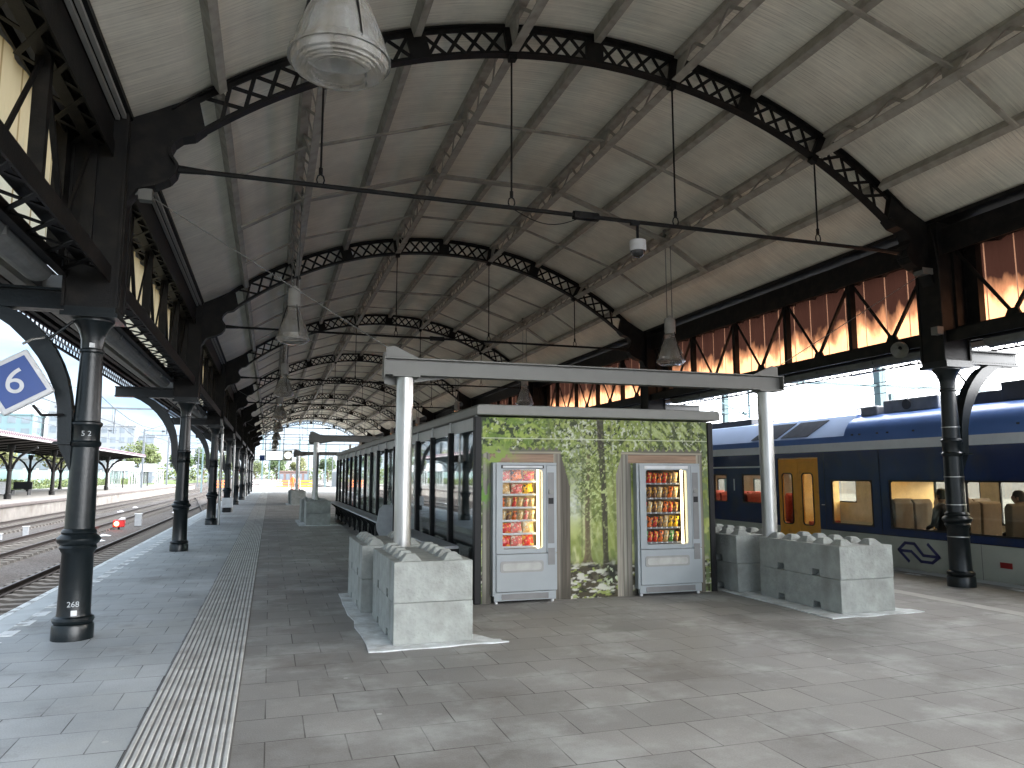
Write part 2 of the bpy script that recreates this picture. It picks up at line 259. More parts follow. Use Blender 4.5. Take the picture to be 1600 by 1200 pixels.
# ------------------------------------------------------------------ mesh helpers
class MB:
    def __init__(s): s.v = []; s.f = []
    def add(s, vs, fs):
        o = len(s.v); s.v += [tuple(p) for p in vs]; s.f += [tuple(i+o for i in f) for f in fs]; return s
    def box(s, a, b):
        x0, y0, z0 = a; x1, y1, z1 = b
        return s.add([(x0,y0,z0),(x1,y0,z0),(x1,y1,z0),(x0,y1,z0),(x0,y0,z1),(x1,y0,z1),(x1,y1,z1),(x0,y1,z1)],
                     [(0,3,2,1),(4,5,6,7),(0,1,5,4),(1,2,6,5),(2,3,7,6),(3,0,4,7)])
    def cbox(s, c, d):   # centre, full size
        return s.box([c[i]-d[i]/2 for i in range(3)], [c[i]+d[i]/2 for i in range(3)])
    def bar(s, p, q, wd, dp, ref=(0, 1, 0)):
        """rectangular bar from p to q; wd along ref direction, dp perpendicular"""
        p = Vector(p); q = Vector(q); a = (q-p).normalized(); r = Vector(ref); r = (r - a*r.dot(a))
        if r.length < 1e-5: r = a.orthogonal()
        r.normalize(); u = a.cross(r); vs = []
        for e in (p, q):
            for sr, su in ((-1,-1),(1,-1),(1,1),(-1,1)): vs.append(e + r*sr*wd/2 + u*su*dp/2)
        return s.add(vs, [(0,1,2,3),(7,6,5,4),(0,4,5,1),(1,5,6,2),(2,6,7,3),(3,7,4,0)])
    def tube(s, p, q, r0, r1=None, n=8):
        r1 = r0 if r1 is None else r1; p = Vector(p); q = Vector(q); a = (q-p).normalized(); x = a.orthogonal().normalized(); y = a.cross(x); vs = []
        for e, r in ((p, r0), (q, r1)):
            for i in range(n):
                t = 2*math.pi*i/n; vs.append(e + x*math.cos(t)*r + y*math.sin(t)*r)
        return s.add(vs, [(i, (i+1) % n, n+(i+1) % n, n+i) for i in range(n)] + [tuple(range(n-1, -1, -1)), tuple(range(n, 2*n))])
    def path(s, pts, r, n=6):
        for a, b in zip(pts[:-1], pts[1:]): s.tube(a, b, r, n=n)
        return s
    def lathe(s, prof, n=24, c=(0, 0, 0), close=True):
        vs = []; fs = []
        for r, z in prof:
            for i in range(n):
                t = 2*math.pi*i/n; vs.append((c[0]+r*math.cos(t), c[1]+r*math.sin(t), c[2]+z))
        for k in range(len(prof)-1):
            for i in range(n):
                j = (i+1) % n; fs.append((k*n+i, k*n+j, (k+1)*n+j, (k+1)*n+i))
        if close: fs += [tuple(range(n-1, -1, -1)), tuple((len(prof)-1)*n+i for i in range(n))]
        return s.add(vs, fs)
    def prism(s, poly, axis, a, b):
        """poly of 2-D points extruded along axis from a to b. axis 'y': (x,z); 'x': (y,z); 'z': (x,y)"""
        def P(p, t): return {'y': (p[0], t, p[1]), 'x': (t, p[0], p[1]), 'z': (p[0], p[1], t)}[axis]
        n_ = len(poly); vs = [P(p, a) for p in poly] + [P(p, b) for p in poly]
        return s.add(vs, [tuple(range(n_-1, -1, -1)), tuple(range(n_, 2*n_))] + [(i, (i+1) % n_, n_+(i+1) % n_, n_+i) for i in range(n_)])
    def strip(s, prof, y0, y1):
        """open sheet: profile of (x,z) from y0 to y1"""
        n_ = len(prof); vs = [(p[0], y0, p[1]) for p in prof] + [(p[0], y1, p[1]) for p in prof]
        return s.add(vs, [(i, i+1, n_+i+1, n_+i) for i in range(n_-1)])
    def build(s, name, m, parent=None, smooth=False, bevel=0, loc=None, fixn=True):
        me = bpy.data.meshes.new(name); me.from_pydata(s.v, [], s.f); me.update()
        if fixn:
            import bmesh
            bm = bmesh.new(); bm.from_mesh(me); bmesh.ops.recalc_face_normals(bm, faces=bm.faces); bm.to_mesh(me); bm.free()
        me.materials.append(m)
        o = bpy.data.objects.new(name, me); sc.collection.objects.link(o)
        if parent: o.parent = parent
        if loc: o.location = loc
        if smooth:
            me.polygons.foreach_set('use_smooth', [True]*len(me.polygons)); me.update()
            me.set_sharp_from_angle(angle=R(35))
        if bevel:
            md = o.modifiers.new('bevel', 'BEVEL'); md.width = bevel; md.segments = 2; md.limit_method = 'ANGLE'
        return o
def tag(o, label, cat, group=None):
    o['label'] = label; o['category'] = cat
    if group: o['group'] = group
    return o
def empty(name, loc=(0, 0, 0), label=None, cat=None, group=None, rz=0):
    o = bpy.data.objects.new(name, None); sc.collection.objects.link(o); o.location = loc; o.rotation_euler = (0, 0, rz); o.empty_display_size = .2
    if label: tag(o, label, cat, group)
    return o
def struct(o): o['kind'] = 'structure'; return o
CH = {}
def kids(o):
    return [c for c in bpy.data.objects if c.parent == o]
def copy_tree(o, parent=None, ks=None):
    c = o.copy(); sc.collection.objects.link(c); c.parent = parent
    for k in kids(o): copy_tree(k, c)
    return c
def text(parent, s, size, loc, rot, m, name='lettering', ext=.002, align='CENTER', bold=0.0):
    cu = bpy.data.curves.new(name, 'FONT'); cu.body = s; cu.size = size; cu.extrude = ext; cu.align_x = align; cu.align_y = 'CENTER'; cu.offset = bold
    tmp = bpy.data.objects.new(name, cu); sc.collection.objects.link(tmp); bpy.context.view_layer.update()
    me_ = bpy.data.meshes.new_from_object(tmp.evaluated_get(bpy.context.evaluated_depsgraph_get())); bpy.data.objects.remove(tmp)
    me_.materials.clear(); me_.materials.append(m); o = bpy.data.objects.new(name, me_); sc.collection.objects.link(o); o.location = loc; o.rotation_euler = rot; o.parent = parent
    return o
ORD = ['first', 'second', 'third', 'fourth', 'fifth', 'sixth', 'seventh', 'eighth', 'ninth', 'tenth', 'eleventh']

C0, HW = 4.07, 5.94          # centre line and half width of the hall
Y0, BAY, NB = 8.89, 9.45, 9  # first frame in view, spacing, frames in view (k = 0..8)
YS, YE = Y0-BAY, Y0+BAY*8

# ================================================================== GROUND, PLATFORM, TRACKS
g = MB(); g.box((-900, -300, -1.35), (900, 1500, -1.0)); struct(g.build('ground', GRAV))
# main platform
g = MB().box((-2.93, -9, -1.0), (10.85, 118, -.004)); struct(g.build('platform', WALLC))
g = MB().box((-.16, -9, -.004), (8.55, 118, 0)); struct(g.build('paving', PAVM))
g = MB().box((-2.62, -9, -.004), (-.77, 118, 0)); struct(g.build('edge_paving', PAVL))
g = MB().box((8.80, -9, -.004), (10.6, 118, 0)); struct(g.build('train_side_paving', PAVM))
COPE = mat('coping stone', (.48, .51, .52), .7, var=.14, scale=2, bump=.2)
g = MB()
y = -9
while y < 118:
    g.box((-2.97, y+.003, -.06), (-2.625, min(y+1.0, 118)-.003, .002)); y += 1
struct(g.build('platform_coping', COPE))
g = MB()
y = -9
while y < 118:
    g.box((10.605, y+.003, -.06), (10.93, min(y+1.0, 118)-.003, .002)); y += 1
struct(g.build('platform_coping', COPE))
EDGW = mat('worn white line', (.72, .74, .74), .6, var=.1, dirt=(.35, .35, .34), dscale=6, dlo=.52, dhi=.62)
struct(MB().box((-2.985, -9, -.05), (-2.90, 118, .006)).build('platform_edge_line', EDGW))
g = MB()
y = -8.8
while y < 80: g.box((-2.64, y, 0), (-2.49, y+.30, .004)); y += .60
struct(g.build('dashed_line', EDGW))
g = MB(); y = -8.8
while y < 80: g.box((10.36, y, 0), (10.50, y+.33, .004)); y += .94
struct(g.build('dashed_line', EDGW))
# tactile guide strip: two rows of ribbed tiles
TACT = mat('ribbed guide tiles', (.50, .505, .49), .7, var=.12, scale=3, bump=.2, dirt=(.36, .35, .33), dscale=4)
TACB = mat('guide tile grooves', (.20, .198, .19), .9, var=.15, scale=3)
g = MB(); ytop = 84
for c in range(2):
    x0 = -.765+c*.302; struct(MB().box((x0, -9, -.004), (x0+.298, ytop, .001)).build('tactile_strip_base', TACB))
    for i in range(7):
        xc = x0+.022+i*.0425
        g.prism([(xc-.014, .0012), (xc+.014, .0012), (xc+.008, .009), (xc-.008, .009)], 'y', -9, ytop)
struct(g.build('tactile_strip', TACT))
struct(MB().box((8.555, -9, -.004), (8.795, 118, .002)).build('pale_paving_band', mat('pale band', (.40, .39, .37), .8, var=.15, scale=3)))
# opposite platform
struct(MB().box((-29, -40, -1.0), (-14.45, 165, -.02)).build('opposite_platform', WALLC))
struct(MB().box((-28.9, -40, -.02), (-14.9, 165, 0)).build('opposite_paving', mat('opposite paving', (.15, .14, .125), .8, var=.15, scale=1)))
struct(MB().box((-14.9, -40, -.12), (-14.35, 165, .004)).build('opposite_coping', mat('opposite coping', (.07, .055, .05), .8, var=.15, scale=2)))
GRASS = mat('grass verge', (.05, .075, .014), .9, var=.35, scale=2, bump=1, bscale=12)
struct(MB().box((-260, -40, -1.0), (-29.1, 420, -.25)).build('grass_verge', GRASS))
struct(MB().box((14.6, -40, -1.0), (80, 420, -.9)).build('yard_ground', mat('yard', (.10, .095, .085), .9, var=.2, scale=.6)))

# rails and sleepers
def track(xc, y0, y1, label, nsl=95, group='railway tracks beside the platform'):
    t = empty('railway_track', (xc, y0, -.98), label, 'track', group)
    for s in (-1, 1):
        r_ = MB(); x = s*.7525
        r_.prism([(x-.065, .07), (x+.065, .07), (x+.065, .085), (x+.012, .10), (x+.012, .19), (x+.035, .20), (x+.035, .222), (x-.035, .222), (x-.035, .20), (x-.012, .19), (x-.012, .10), (x-.065, .085)], 'y', 0, y1-y0)
        ro = r_.build('rail', RUST, t)
        MB().box((x-.026, 0, .222), (x+.026, y1-y0, .226)).build('rail_head', RAILT, ro)
    sm = MB().prism([(-1.28, -.06), (1.28, -.06), (1.24, .07), (.55, .07), (.4, .04), (-.4, .04), (-.55, .07), (-1.24, .07)], 'y', -.13, .13)
    s0 = sm.build('sleeper', SLEEP, t); s0.location = (0, .3, 0)
    for i in range(1, nsl):
        c = s0.copy(); sc.collection.objects.link(c); c.location = (0, .3+.62*i, 0)
    rest = MB(); y = .3+.62*nsl
    while y < y1-y0:
        rest.box((-1.26, y-.12, -.04), (1.26, y+.12, .06)); y += .62
    if rest.v: r_ = rest.build('sleepers', SLEEP, t); r_['kind'] = 'stuff'
track(-4.68, 9, 260, 'railway track directly beside the dashed platform edge, nearest the columns')
track(-8.66, 20, 260, 'middle railway track with the red signal lamp beside it')
track(-12.66, 30, 260, 'railway track along the pale wall of the opposite platform')
track(12.5, -20, 200, 'railway track under the blue train', 90)
for i in range(1): # turnout linking tracks
    t = empty('crossover_track', (0, 0, -.76), 'diagonal crossover rails linking the two nearest left tracks', 'track')
    for s in (-1, 1):
        MB().bar((-4.68+s*.75, 52, -.03), (-8.66+s*.75, 92, -.03), .06, .13, (1, 0, 0)).build('rail', RUST, t)

# ================================================================== CANOPY
canopy = empty('station_canopy', (C0, Y0, 0), 'long barrel vaulted platform canopy of black lattice arches with pale boarded lining', 'station canopy')
def cv(mb, name, m, parent=None, **k):
    """canopy part given in world coordinates"""
    par = parent or canopy
    mb.v = [(x-C0, y-Y0, z) for x, y, z in mb.v]
    return mb.build(name, m, par, **k)
RT, RB_, CZ = 8.30, 7.90, -.58
def arc(dx, r=RT): return CZ+math.sqrt(r*r-dx*dx)
def lin(dx, off=.04):       # lining height above the axis
    a = abs(dx)
    return (arc(a, RT)+off) if a <= 5.1 else arc(5.1, RT)+off-(a-5.1)*.52
def mk_arch():
    top = MB(); TH = math.asin(5.05/RT); n_ = 60
    # top chord & bottom chord as T sections
    for (r0, r1, wd, amax) in ((RT-.02, RT+.0, .16, math.asin(5.3/RT)), (RT-.07, RT-.02, .03, math.asin(5.1/RT)), (RB_, RB_+.02, .14, math.asin(5.05/RB_)), (RB_+.02, RB_+.065, .03, math.asin(5.05/RB_))):
        vs = []; fs = []
        for i in range(n_+1):
            a = -amax+2*amax*i/n_; sn, cs = math.sin(a), math.cos(a)
            for (r, yy) in ((r0, -wd/2), (r0, wd/2), (r1, wd/2), (r1, -wd/2)): vs.append((C0+r*sn, Y0+yy, CZ+r*cs))
        for i in range(n_):
            for j in range(4): fs.append((i*4+j, i*4+(j+1) % 4, i*4+4+(j+1) % 4, i*4+4+j))
        fs += [(0, 1, 2, 3), tuple(n_*4+j for j in (3, 2, 1, 0))]
        top.add(vs, fs)
    # lattice: X bars, 4 cells between nodes
    nodes = [math.asin(((i-4)*1.265)/RT) for i in range(9)]
    def P(a, r): return (C0+r*math.sin(a), Y0, CZ+r*math.cos(a))
    segs = [(nodes[i], nodes[i+1]) for i in range(8)] 
    ri, ro = RB_+.04, RT-.05
    for a0, a1 in segs:
        pad = (a1-a0)*.07; b0, b1 = a0+pad, a1-pad
        for k in range(4):
            s0 = b0+(b1-b0)*k/4; s1 = b0+(b1-b0)*(k+1)/4
            for yy, (ra, rb) in ((-.015, (ri, ro)), (.015, (ro, ri))):
                p = P(s0, ra); q = P(s1, rb)
                top.bar((p[0], Y0+yy, p[2]), (q[0], Y0+yy, q[2]), .012, .047)
    # node plates: wide at intermediate purlins, narrow posts at lattice purlins
    for i, a in enumerate(nodes):
        if i in (0, 8): continue
        wd = .26 if i % 2 == 0 else .13
        p, q = P(a, RB_+.02), P(a, RT-.02)
        top.bar(p, q, .06 if i % 2 else .05, wd)
        if i % 2: top.bar(P(a, RB_-.07), P(a, RB_+.02), .10, .10)
    # haunches (solid plate with concave front)
    for s in (-1, 1):
        pl = [(5.02, lin(5.02, -.02)), (5.45, lin(5.45, -.02)), (5.84, lin(5.84, -.02)), (6.18, 5.42), (6.18, 4.62), (5.72, 4.62), (5.60, 4.82), (5.42, 4.88), (5.28, 4.96), (5.22, 5.04), (5.20, 5.14), (5.27, 5.24), (5.285, 5.32), (5.25, 5.40), (5.17, 5.475), (5.04, arc(5.04, RB_)+.01), (4.93, arc(4.93, RB_)+.03)]
        top.prism([(C0+s*x, z) for x, z in pl], 'y', Y0-.05, Y0+.05)
        # flange round the concave edge
        fl = pl[5:]
        for (xa, za), (xb, zb) in zip(fl[:-1], fl[1:]):
            top.bar((C0+s*xa, Y0, za), (C0+s*xb, Y0, zb), .22, .03)
    return cv(top, 'lattice_arch', IRON)
arch = mk_arch()
tie = MB().tube((C0-5.28, Y0, 5.12), (C0+5.28, Y0, 5.12), .028, n=10)
for s in (-1, 1): tie.tube((C0+s*5.25, Y0, 5.12), (C0+s*4.9, Y0, 5.12), .05, .03, n=10)
tie.cbox((C0-.17, Y0-.035, 5.12), (.34, .03, .09)); tie.cbox((C0-.17, Y0+.035, 5.12), (.34, .03, .09)); tie.tube((C0-.34, Y0, 5.12), (C0-.27, Y0, 5.12), .06); tie.tube((C0-.07, Y0, 5.12), (C0+.02, Y0, 5.12), .06)
cv(tie, 'tie_rod', IRON, arch)
for i in (1, 3, 5, 7):
    dx = (i-4)*1.27; a = math.asin(dx/RT); zt = CZ+RB_*math.cos(a); xx = C0+RB_*math.sin(a)
    h = MB().tube((xx, Y0, zt), (xx, Y0, 5.3), .013); h.tube((xx, Y0, 5.34), (xx, Y0, 5.26), .024)
    for k in range(8):
        t0, t1 = math.pi*2*k/8, math.pi*2*(k+1)/8
        h.tube((xx+.045*math.cos(t0), Y0, 5.19+.07*math.sin(t0)), (xx+.045*math.cos(t1), Y0, 5.19+.07*math.sin(t1)), .009, n=6)
    cv(h, 'hanger_rod', IRON, arch)
for k in [-1]+list(range(1, 9)):
    c = copy_tree(arch, canopy); c.location = (0, BAY*k, 0)

# lining and outer roof skin
def sheet(name, m, off, y0, y1):
    xs = np.linspace(-5.86, 5.86, 61); g_ = MB(); g_.strip([(C0+x, lin(x, off)) for x in xs], y0, y1)
    return cv(g_, name, m, fixn=False)
sheet('roof_lining', LINING, .045, -6, YE+.3)
g = MB(); xs = np.linspace(-6.6, 6.6, 61); g.strip([(C0+x, lin(x, .16)) for x in xs], -6, YE+.3)
cv(g, 'roof_skin', mat('zinc roof', (.25, .26, .27), .5, .4), fixn=False)

# purlins per bay
def bay_copies(o, ks):
    for k in ks:
        c = o.copy(); sc.collection.objects.link(c); c.location = (0, BAY*k, 0)
        for kk in kids(o):
            d = kk.copy(); sc.collection.objects.link(d); d.parent = c
BK = [-1]+list(range(1, 8))
for i in range(9):
    dx = (i-4)*1.27 if abs((i-4)*1.27) < 4.9 else math.copysign(4.83, i-4)
    a = math.asin(dx/RT); rad = Vector((math.sin(a), 0, math.cos(a))); tan = Vector((math.cos(a), 0, -math.sin(a)))
    def PR(r, t, yy): return Vector((C0, yy, CZ)) + rad*r + tan*t
    g = MB(); ya, yb = Y0+.11, Y0+BAY-.11
    if i % 2 == 0:
        # solid timber-like purlin
        for (t0, t1, r0, r1) in ((-.05, .05, RT-.14, RT+.03),):
            g.add([PR(r0, t0, ya), PR(r0, t1, ya), PR(r1, t1, ya), PR(r1, t0, ya), PR(r0, t0, yb), PR(r0, t1, yb), PR(r1, t1, yb), PR(r1, t0, yb)],
                  [(0,1,2,3),(7,6,5,4),(0,4,5,1),(1,5,6,2),(2,6,7,3),(3,7,4,0)])
        o = cv(g, 'purlin', GREYI)
    else:
        def pb(t0, t1, r0, r1):
            g.add([PR(r0, t0, ya), PR(r0, t1, ya), PR(r1, t1, ya), PR(r1, t0, ya), PR(r0, t0, yb), PR(r0, t1, yb), PR(r1, t1, yb), PR(r1, t0, yb)],
                  [(0,1,2,3),(7,6,5,4),(0,4,5,1),(1,5,6,2),(2,6,7,3),(3,7,4,0)])
        pb(-.065, .065, RT-.40, RT-.385); pb(-.008, .008, RT-.385, RT-.33)
        pb(-.07, .07, RT-.06, RT+.03)
        nz_ = 22; L_ = (yb-ya)/nz_
        for j in range(nz_):
            y_ = ya+j*L_
            p, q = (RT-.39, RT-.05) if j % 2 == 0 else (RT-.05, RT-.39)
            g.bar(PR(p, .0, y_), PR(q, .0, y_+L_), .012, .045, tan)
        for j in (0, 1):   # end gusset plates
            ye = ya if j == 0 else yb; sg = 1 if j == 0 else -1
            g.add([PR(RT-.39, -.01, ye), PR(RT-.39, -.01, ye+sg*.12), PR(RT-.05, -.01, ye+sg*.30), PR(RT-.05, -.01, ye),
                   PR(RT-.39, .01, ye), PR(RT-.39, .01, ye+sg*.12), PR(RT-.05, .01, ye+sg*.30), PR(RT-.05, .01, ye)],
                  [(0,1,2,3),(7,6,5,4),(0,4,5,1),(1,5,6,2),(2,6,7,3),(3,7,4,0)])
        for q4 in (1, 2, 3):  # gussets at braces
            yq = Y0+BAY*q4/4; pts = [(RT-.36, -.07), (RT-.36, .07), (RT-.05, .20), (RT-.05, -.20)]
            g.add([PR(r, -.012, yq+t) for r, t in pts]+[PR(r, .012, yq+t) for r, t in pts], [(0,1,2,3),(7,6,5,4),(0,4,5,1),(1,5,6,2),(2,6,7,3),(3,7,4,0)])
        o = cv(g, 'lattice_purlin', GREYI)
    bay_copies(o, BK)
# cross braces: straight between lattice purlins
for q4 in (1, 2, 3):
    g = MB(); yq = Y0+BAY*q4/4; pts = []
    for dx in (-4.83, -3.81, -1.27, 1.27, 3.81, 4.83):
        a = math.asin(dx/RT); pts.append((C0+(RT-.19)*math.sin(a), yq, CZ+(RT-.19)*math.cos(a)))
    wd, dp = (.17, .035) if q4 == 2 else (.065, .03)
    for a_, b_ in zip(pts[:-1], pts[1:]): g.bar(a_, b_, wd, dp)
    o = cv(g, 'cross_brace', GREYI); bay_copies(o, BK)

# ---- long sides: truss, sheets, gutter, outer roof
def sx(s, d): return C0+s*(HW+d)      # d = distance outward from the column axis
for s in (-1, 1):
    # dark wall plate beam and pale moulding under the lining edge
    g = MB()
    g.box((min(sx(s, -.10), sx(s, .12)), YS, 5.28), (max(sx(s, -.10), sx(s, .12)), YE, 5.52)); cv(g, 'edge_beam', IRON)
    if s == -1:
        g = MB()
        for d, z in ((-.20, 5.57), (-.135, 5.545)):
            g.box((sx(s, d)-.022, YS, z-.02), (sx(s, d)+.022, YE, z+.02))
        cv(g, 'edge_moulding', LINEP)
    g = MB(); g.box((min(sx(s, -.26), sx(s, .7)), YS, 5.60), (max(sx(s, -.26), sx(s, .7)), YE, 5.66)); cv(g, 'eave_soffit', IRON)
    # truss of one bay
    g = MB(); ya, yb = Y0+.2, Y0+BAY-.2; dT = .09; nP = 5; L_ = (yb-ya)/nP; zb, zt = 3.86, 5.20
    def BX(d0, d1, y0, y1, z0, z1, gg=None):
        (gg or g).box((min(sx(s, d0), sx(s, d1)), y0, z0), (max(sx(s, d0), sx(s, d1)), y1, z1))
    BX(-.17, -.15, ya, yb, 3.70, 3.88); BX(-.15, -.06, ya, yb, 3.86, 3.88); BX(.30, .32, ya, yb, 3.74, 3.92); BX(.23, .30, ya, yb, 3.74, 3.76)
    BX(.03, .15, ya, yb, 3.90, 3.95); BX(.03, .15, ya, yb, zt-.02, zt+.03)
    BX(-.12, -.10, ya, yb, 5.10, 5.28); BX(.30, .32, ya, yb, 5.22, 5.34)
    for i in range(nP+1):
        yy = ya+i*L_
        BX(.03, .15, yy-.045, yy+.045, 3.90, zt)
        if i < nP:
            ym = yy+L_/2
            for e in (yy+.05, yy+L_-.05):
                g.bar((sx(s, dT), ym, 3.98), (sx(s, dT), e, zt-.05), .02 if e > ym else .045, .05, (1, 0, 0))
            g.prism([(ym-.14, 3.93), (ym+.14, 3.93), (ym+.07, 4.06), (ym-.07, 4.06)], 'x', sx(s, dT)-.02, sx(s, dT)+.02)
    nX = 15; M_ = (yb-ya)/nX
    for i in range(nX):        # horizontal lattice, bottom and top
        y_ = ya+i*M_
        for zz, d0, d1 in ((3.81, -.15, .30), (5.18, -.10, .30)):
            g.bar((sx(s, d0), y_, zz), (sx(s, d1), y_+M_, zz), .05, .012, (0, 1, 0)); g.bar((sx(s, d1), y_, zz+.013), (sx(s, d0), y_+M_, zz+.013), .05, .012, (0, 1, 0))
    o = cv(g, 'side_truss', IRON); bay_copies(o, BK)
    # weathered corrugated sheets, one per bay
    g = MB(); vs = []; fs = []; ny = 118; x_ = sx(s, .42)
    for i in range(ny+1):
        yy = Y0+.24+(BAY-.48)*i/ny; dxw = .018*math.sin(i*math.pi/3)
        vs += [(x_+dxw, yy, 4.0), (x_+dxw, yy, 5.34)]
    fs = [(2*i, 2*i+2, 2*i+3, 2*i+1) for i in range(ny)]
    g = MB(); g.add([(v[0]-x_, v[1]-Y0, v[2]-4.0) for v in vs], fs)
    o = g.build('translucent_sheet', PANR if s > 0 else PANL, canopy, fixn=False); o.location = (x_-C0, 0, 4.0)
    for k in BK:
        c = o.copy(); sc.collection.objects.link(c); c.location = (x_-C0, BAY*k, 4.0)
    # box column head (plated pier) at each frame
    g = MB(); BX(-.24, .26, Y0-.20, Y0+.20, 3.42, 5.60)
    for yy in (-.21, .21): 
        for d in (-.24, .26): BX(d-.015, d+.015, Y0+yy-.02, Y0+yy+.02, 3.42, 5.6)
    # dark end plates either side of the pier (between sheets and pier)
    BX(.28, .40, Y0-.42, Y0+.42, 3.9, 5.45)
    o = cv(g, 'plated_pier', IRON)
    for k in [-1]+list(range(1, 9)):
        c = o.copy(); sc.collection.objects.link(c); c.location = (0, BAY*k, 0)
    # gutter: segmented half-round trough between frames
    g = MB(); nseg = 6
    GLn = (BAY-.8)/nseg
    for i in range(nseg):
        y_ = Y0+.4+i*GLn; prof = []
        for j in range(9):
            t = math.pi*j/8; prof.append((sx(s, .46)+.14*math.cos(t), 3.73-.12*math.sin(t)))
        prof = [(sx(s, .60), 3.86)]+prof[::1]+[(sx(s, .32), 3.86)]
        g.prism(prof, 'y', y_+.006, y_+GLn-.006)
        g.box((sx(s, .46)-.155, y_-.02, 3.66), (sx(s, .46)+.155, y_+.02, 3.88))
    o = cv(g, 'gutter', mat('gutter zinc', (.16, .165, .16), .6, .3, var=.2)); bay_copies(o, BK)
    # outer side roof with fascia
    g = MB(); BX(.62, 1.56, YS, YE+.2, 3.98, 4.02); cv(g, 'side_roof', mat('side roof boards', (.05, .045, .04), .8))
    g = MB(); BX(.74, .86, YS, YE, 3.72, 3.80); cv(g, 'pale_batten', LINEP)
    g = MB(); BX(1.0, 1.08, YS, YE, 3.80, 3.97); BX(1.25, 1.31, YS, YE, 3.86, 3.97); cv(g, 'side_roof_rafter', IRON)
    # lattice fascia per bay
    g = MB(); BX(1.50, 1.54, Y0, Y0+BAY, 3.735, 3.765); BX(1.50, 1.54, Y0, Y0+BAY, 3.94, 3.98)
    nf = 44; W_ = BAY/nf
    for i in range(nf):
        y_ = Y0+i*W_
        g.bar((sx(s, 1.52), y_, 3.75), (sx(s, 1.52), y_+W_*.5, 3.955), .012, .016, (1, 0, 0)); g.bar((sx(s, 1.52), y_+W_*.5, 3.955), (sx(s, 1.52), y_+W_, 3.75), .012, .016, (1, 0, 0))
    o = cv(g, 'lattice_fascia', mat('purplish fascia', (.05, .035, .045), .6)); bay_copies(o, BK)

# ---- cast iron columns (local: outward = +X)
def column_proto():
    t = empty('iron_column', (0, 0, 0))
    pr = [(.195, 0), (.195, .13), (.185, .155), (.175, .16), (.19, .175), (.195, .195), (.185, .22), (.160, .235), (.155, .26), (.148, .86), (.165, .89), (.178, .92), (.165, .945), (.190, .965), (.205, .99), (.205, 1.01), (.19, 1.03), (.158, 1.055), (.168, 1.075), (.160, 1.095), (.140, 1.11), (.130, 1.95), (.146, 1.97), (.150, 2.0), (.134, 2.02), (.134, 2.16), (.152, 2.19), (.150, 2.21), (.128, 2.225), (.108, 2.95), (.122, 2.965), (.122, 2.985), (.106, 3.0), (.11, 3.10), (.135, 3.19), (.175, 3.26), (.20, 3.29), (.20, 3.31)]
    MB().lathe(pr, 32).build('shaft', COLI, t, smooth=True)
    MB().box((-.27, -.26, 3.312), (.27, .26, 3.36)).box((-.24, -.23, 3.36), (.24, .23, 3.42)).build('capital_plate', COLI, t)
    b = MB(); b.box((.10, -.02, 3.40), (1.47, .02, 3.62)); b.box((.10, -.10, 3.40), (1.47, .10, 3.425)); b.box((.10, -.10, 3.605), (1.47, .10, 3.63))
    for k in range(26):
        for z in (3.45, 3.58): b.cbox((.2+k*.05, -.022, z), (.015, .008, .015))
    b.build('bracket_beam', COLI, t)
    outer = [(.25, 2.01), (.26, 2.20), (.275, 2.38), (.32, 2.56), (.39, 2.72), (.48, 2.88), (.60, 3.04), (.76, 3.20), (.95, 3.33), (1.10, 3.398)]
    inner = [(.80, 3.398), (.66, 3.34), (.53, 3.23), (.42, 3.11), (.33, 2.98), (.26, 2.84), (.20, 2.68), (.16, 2.50), (.135, 2.34), (.12, 2.01)]
    c = MB().prism(outer+inner, 'y', -.075, .075)
    c.prism([(.12, 1.98), (.30, 1.98), (.27, 2.008), (.12, 2.008)], 'y', -.11, .11); c.prism([(.12, 1.70), (.25, 1.98), (.12, 1.98)], 'y', -.06, .06)
    c.build('curved_bracket', COLI, t)
    MB().tube((.19, 0, 3.30), (.44, 0, 3.07), .016).build('strut', COLI, t)
    return t
cp = column_proto()
cols = {}
names_left = ['nearest black column on the track side, by the blue number sign', 'second black column on the track side, no sign or box at its foot',
 'third track side column with a steel downpipe on its face', 'fourth track side column with a white box at its foot', 'fifth track side column from the camera', 'sixth track side column from the camera', 'seventh track side column from the camera', 'eighth track side column, nearly at the canopy end', 'ninth and farthest track side column below the open canopy end']
names_right = ['nearest black column on the train side, in front of the train logo', 'second train side column, hidden behind the vending shelter', 'third train side column, seen through the shelter glass', 'fourth train side column, seen through the shelter glass', 'fifth train side column beyond the shelter', 'sixth train side column beyond the shelter', 'seventh train side column beyond the shelter', 'eighth train side column beyond the shelter', 'ninth and farthest train side column']
for s, nl in ((-1, names_left), (1, names_right)):
    for k in range(9):
        c = cp if (s == -1 and k == 0) else copy_tree(cp)
        c.location = (sx(s, 0), Y0+BAY*k, 0); c.rotation_euler = (0, 0, math.pi if s == -1 else 0)
        tag(c, nl[k], 'column', 'cast iron columns carrying the canopy'); cols[(s, k)] = c
for s in (-1, 1):
    pass
CHALK = mat('chalk marks', (.38, .40, .41), .8)
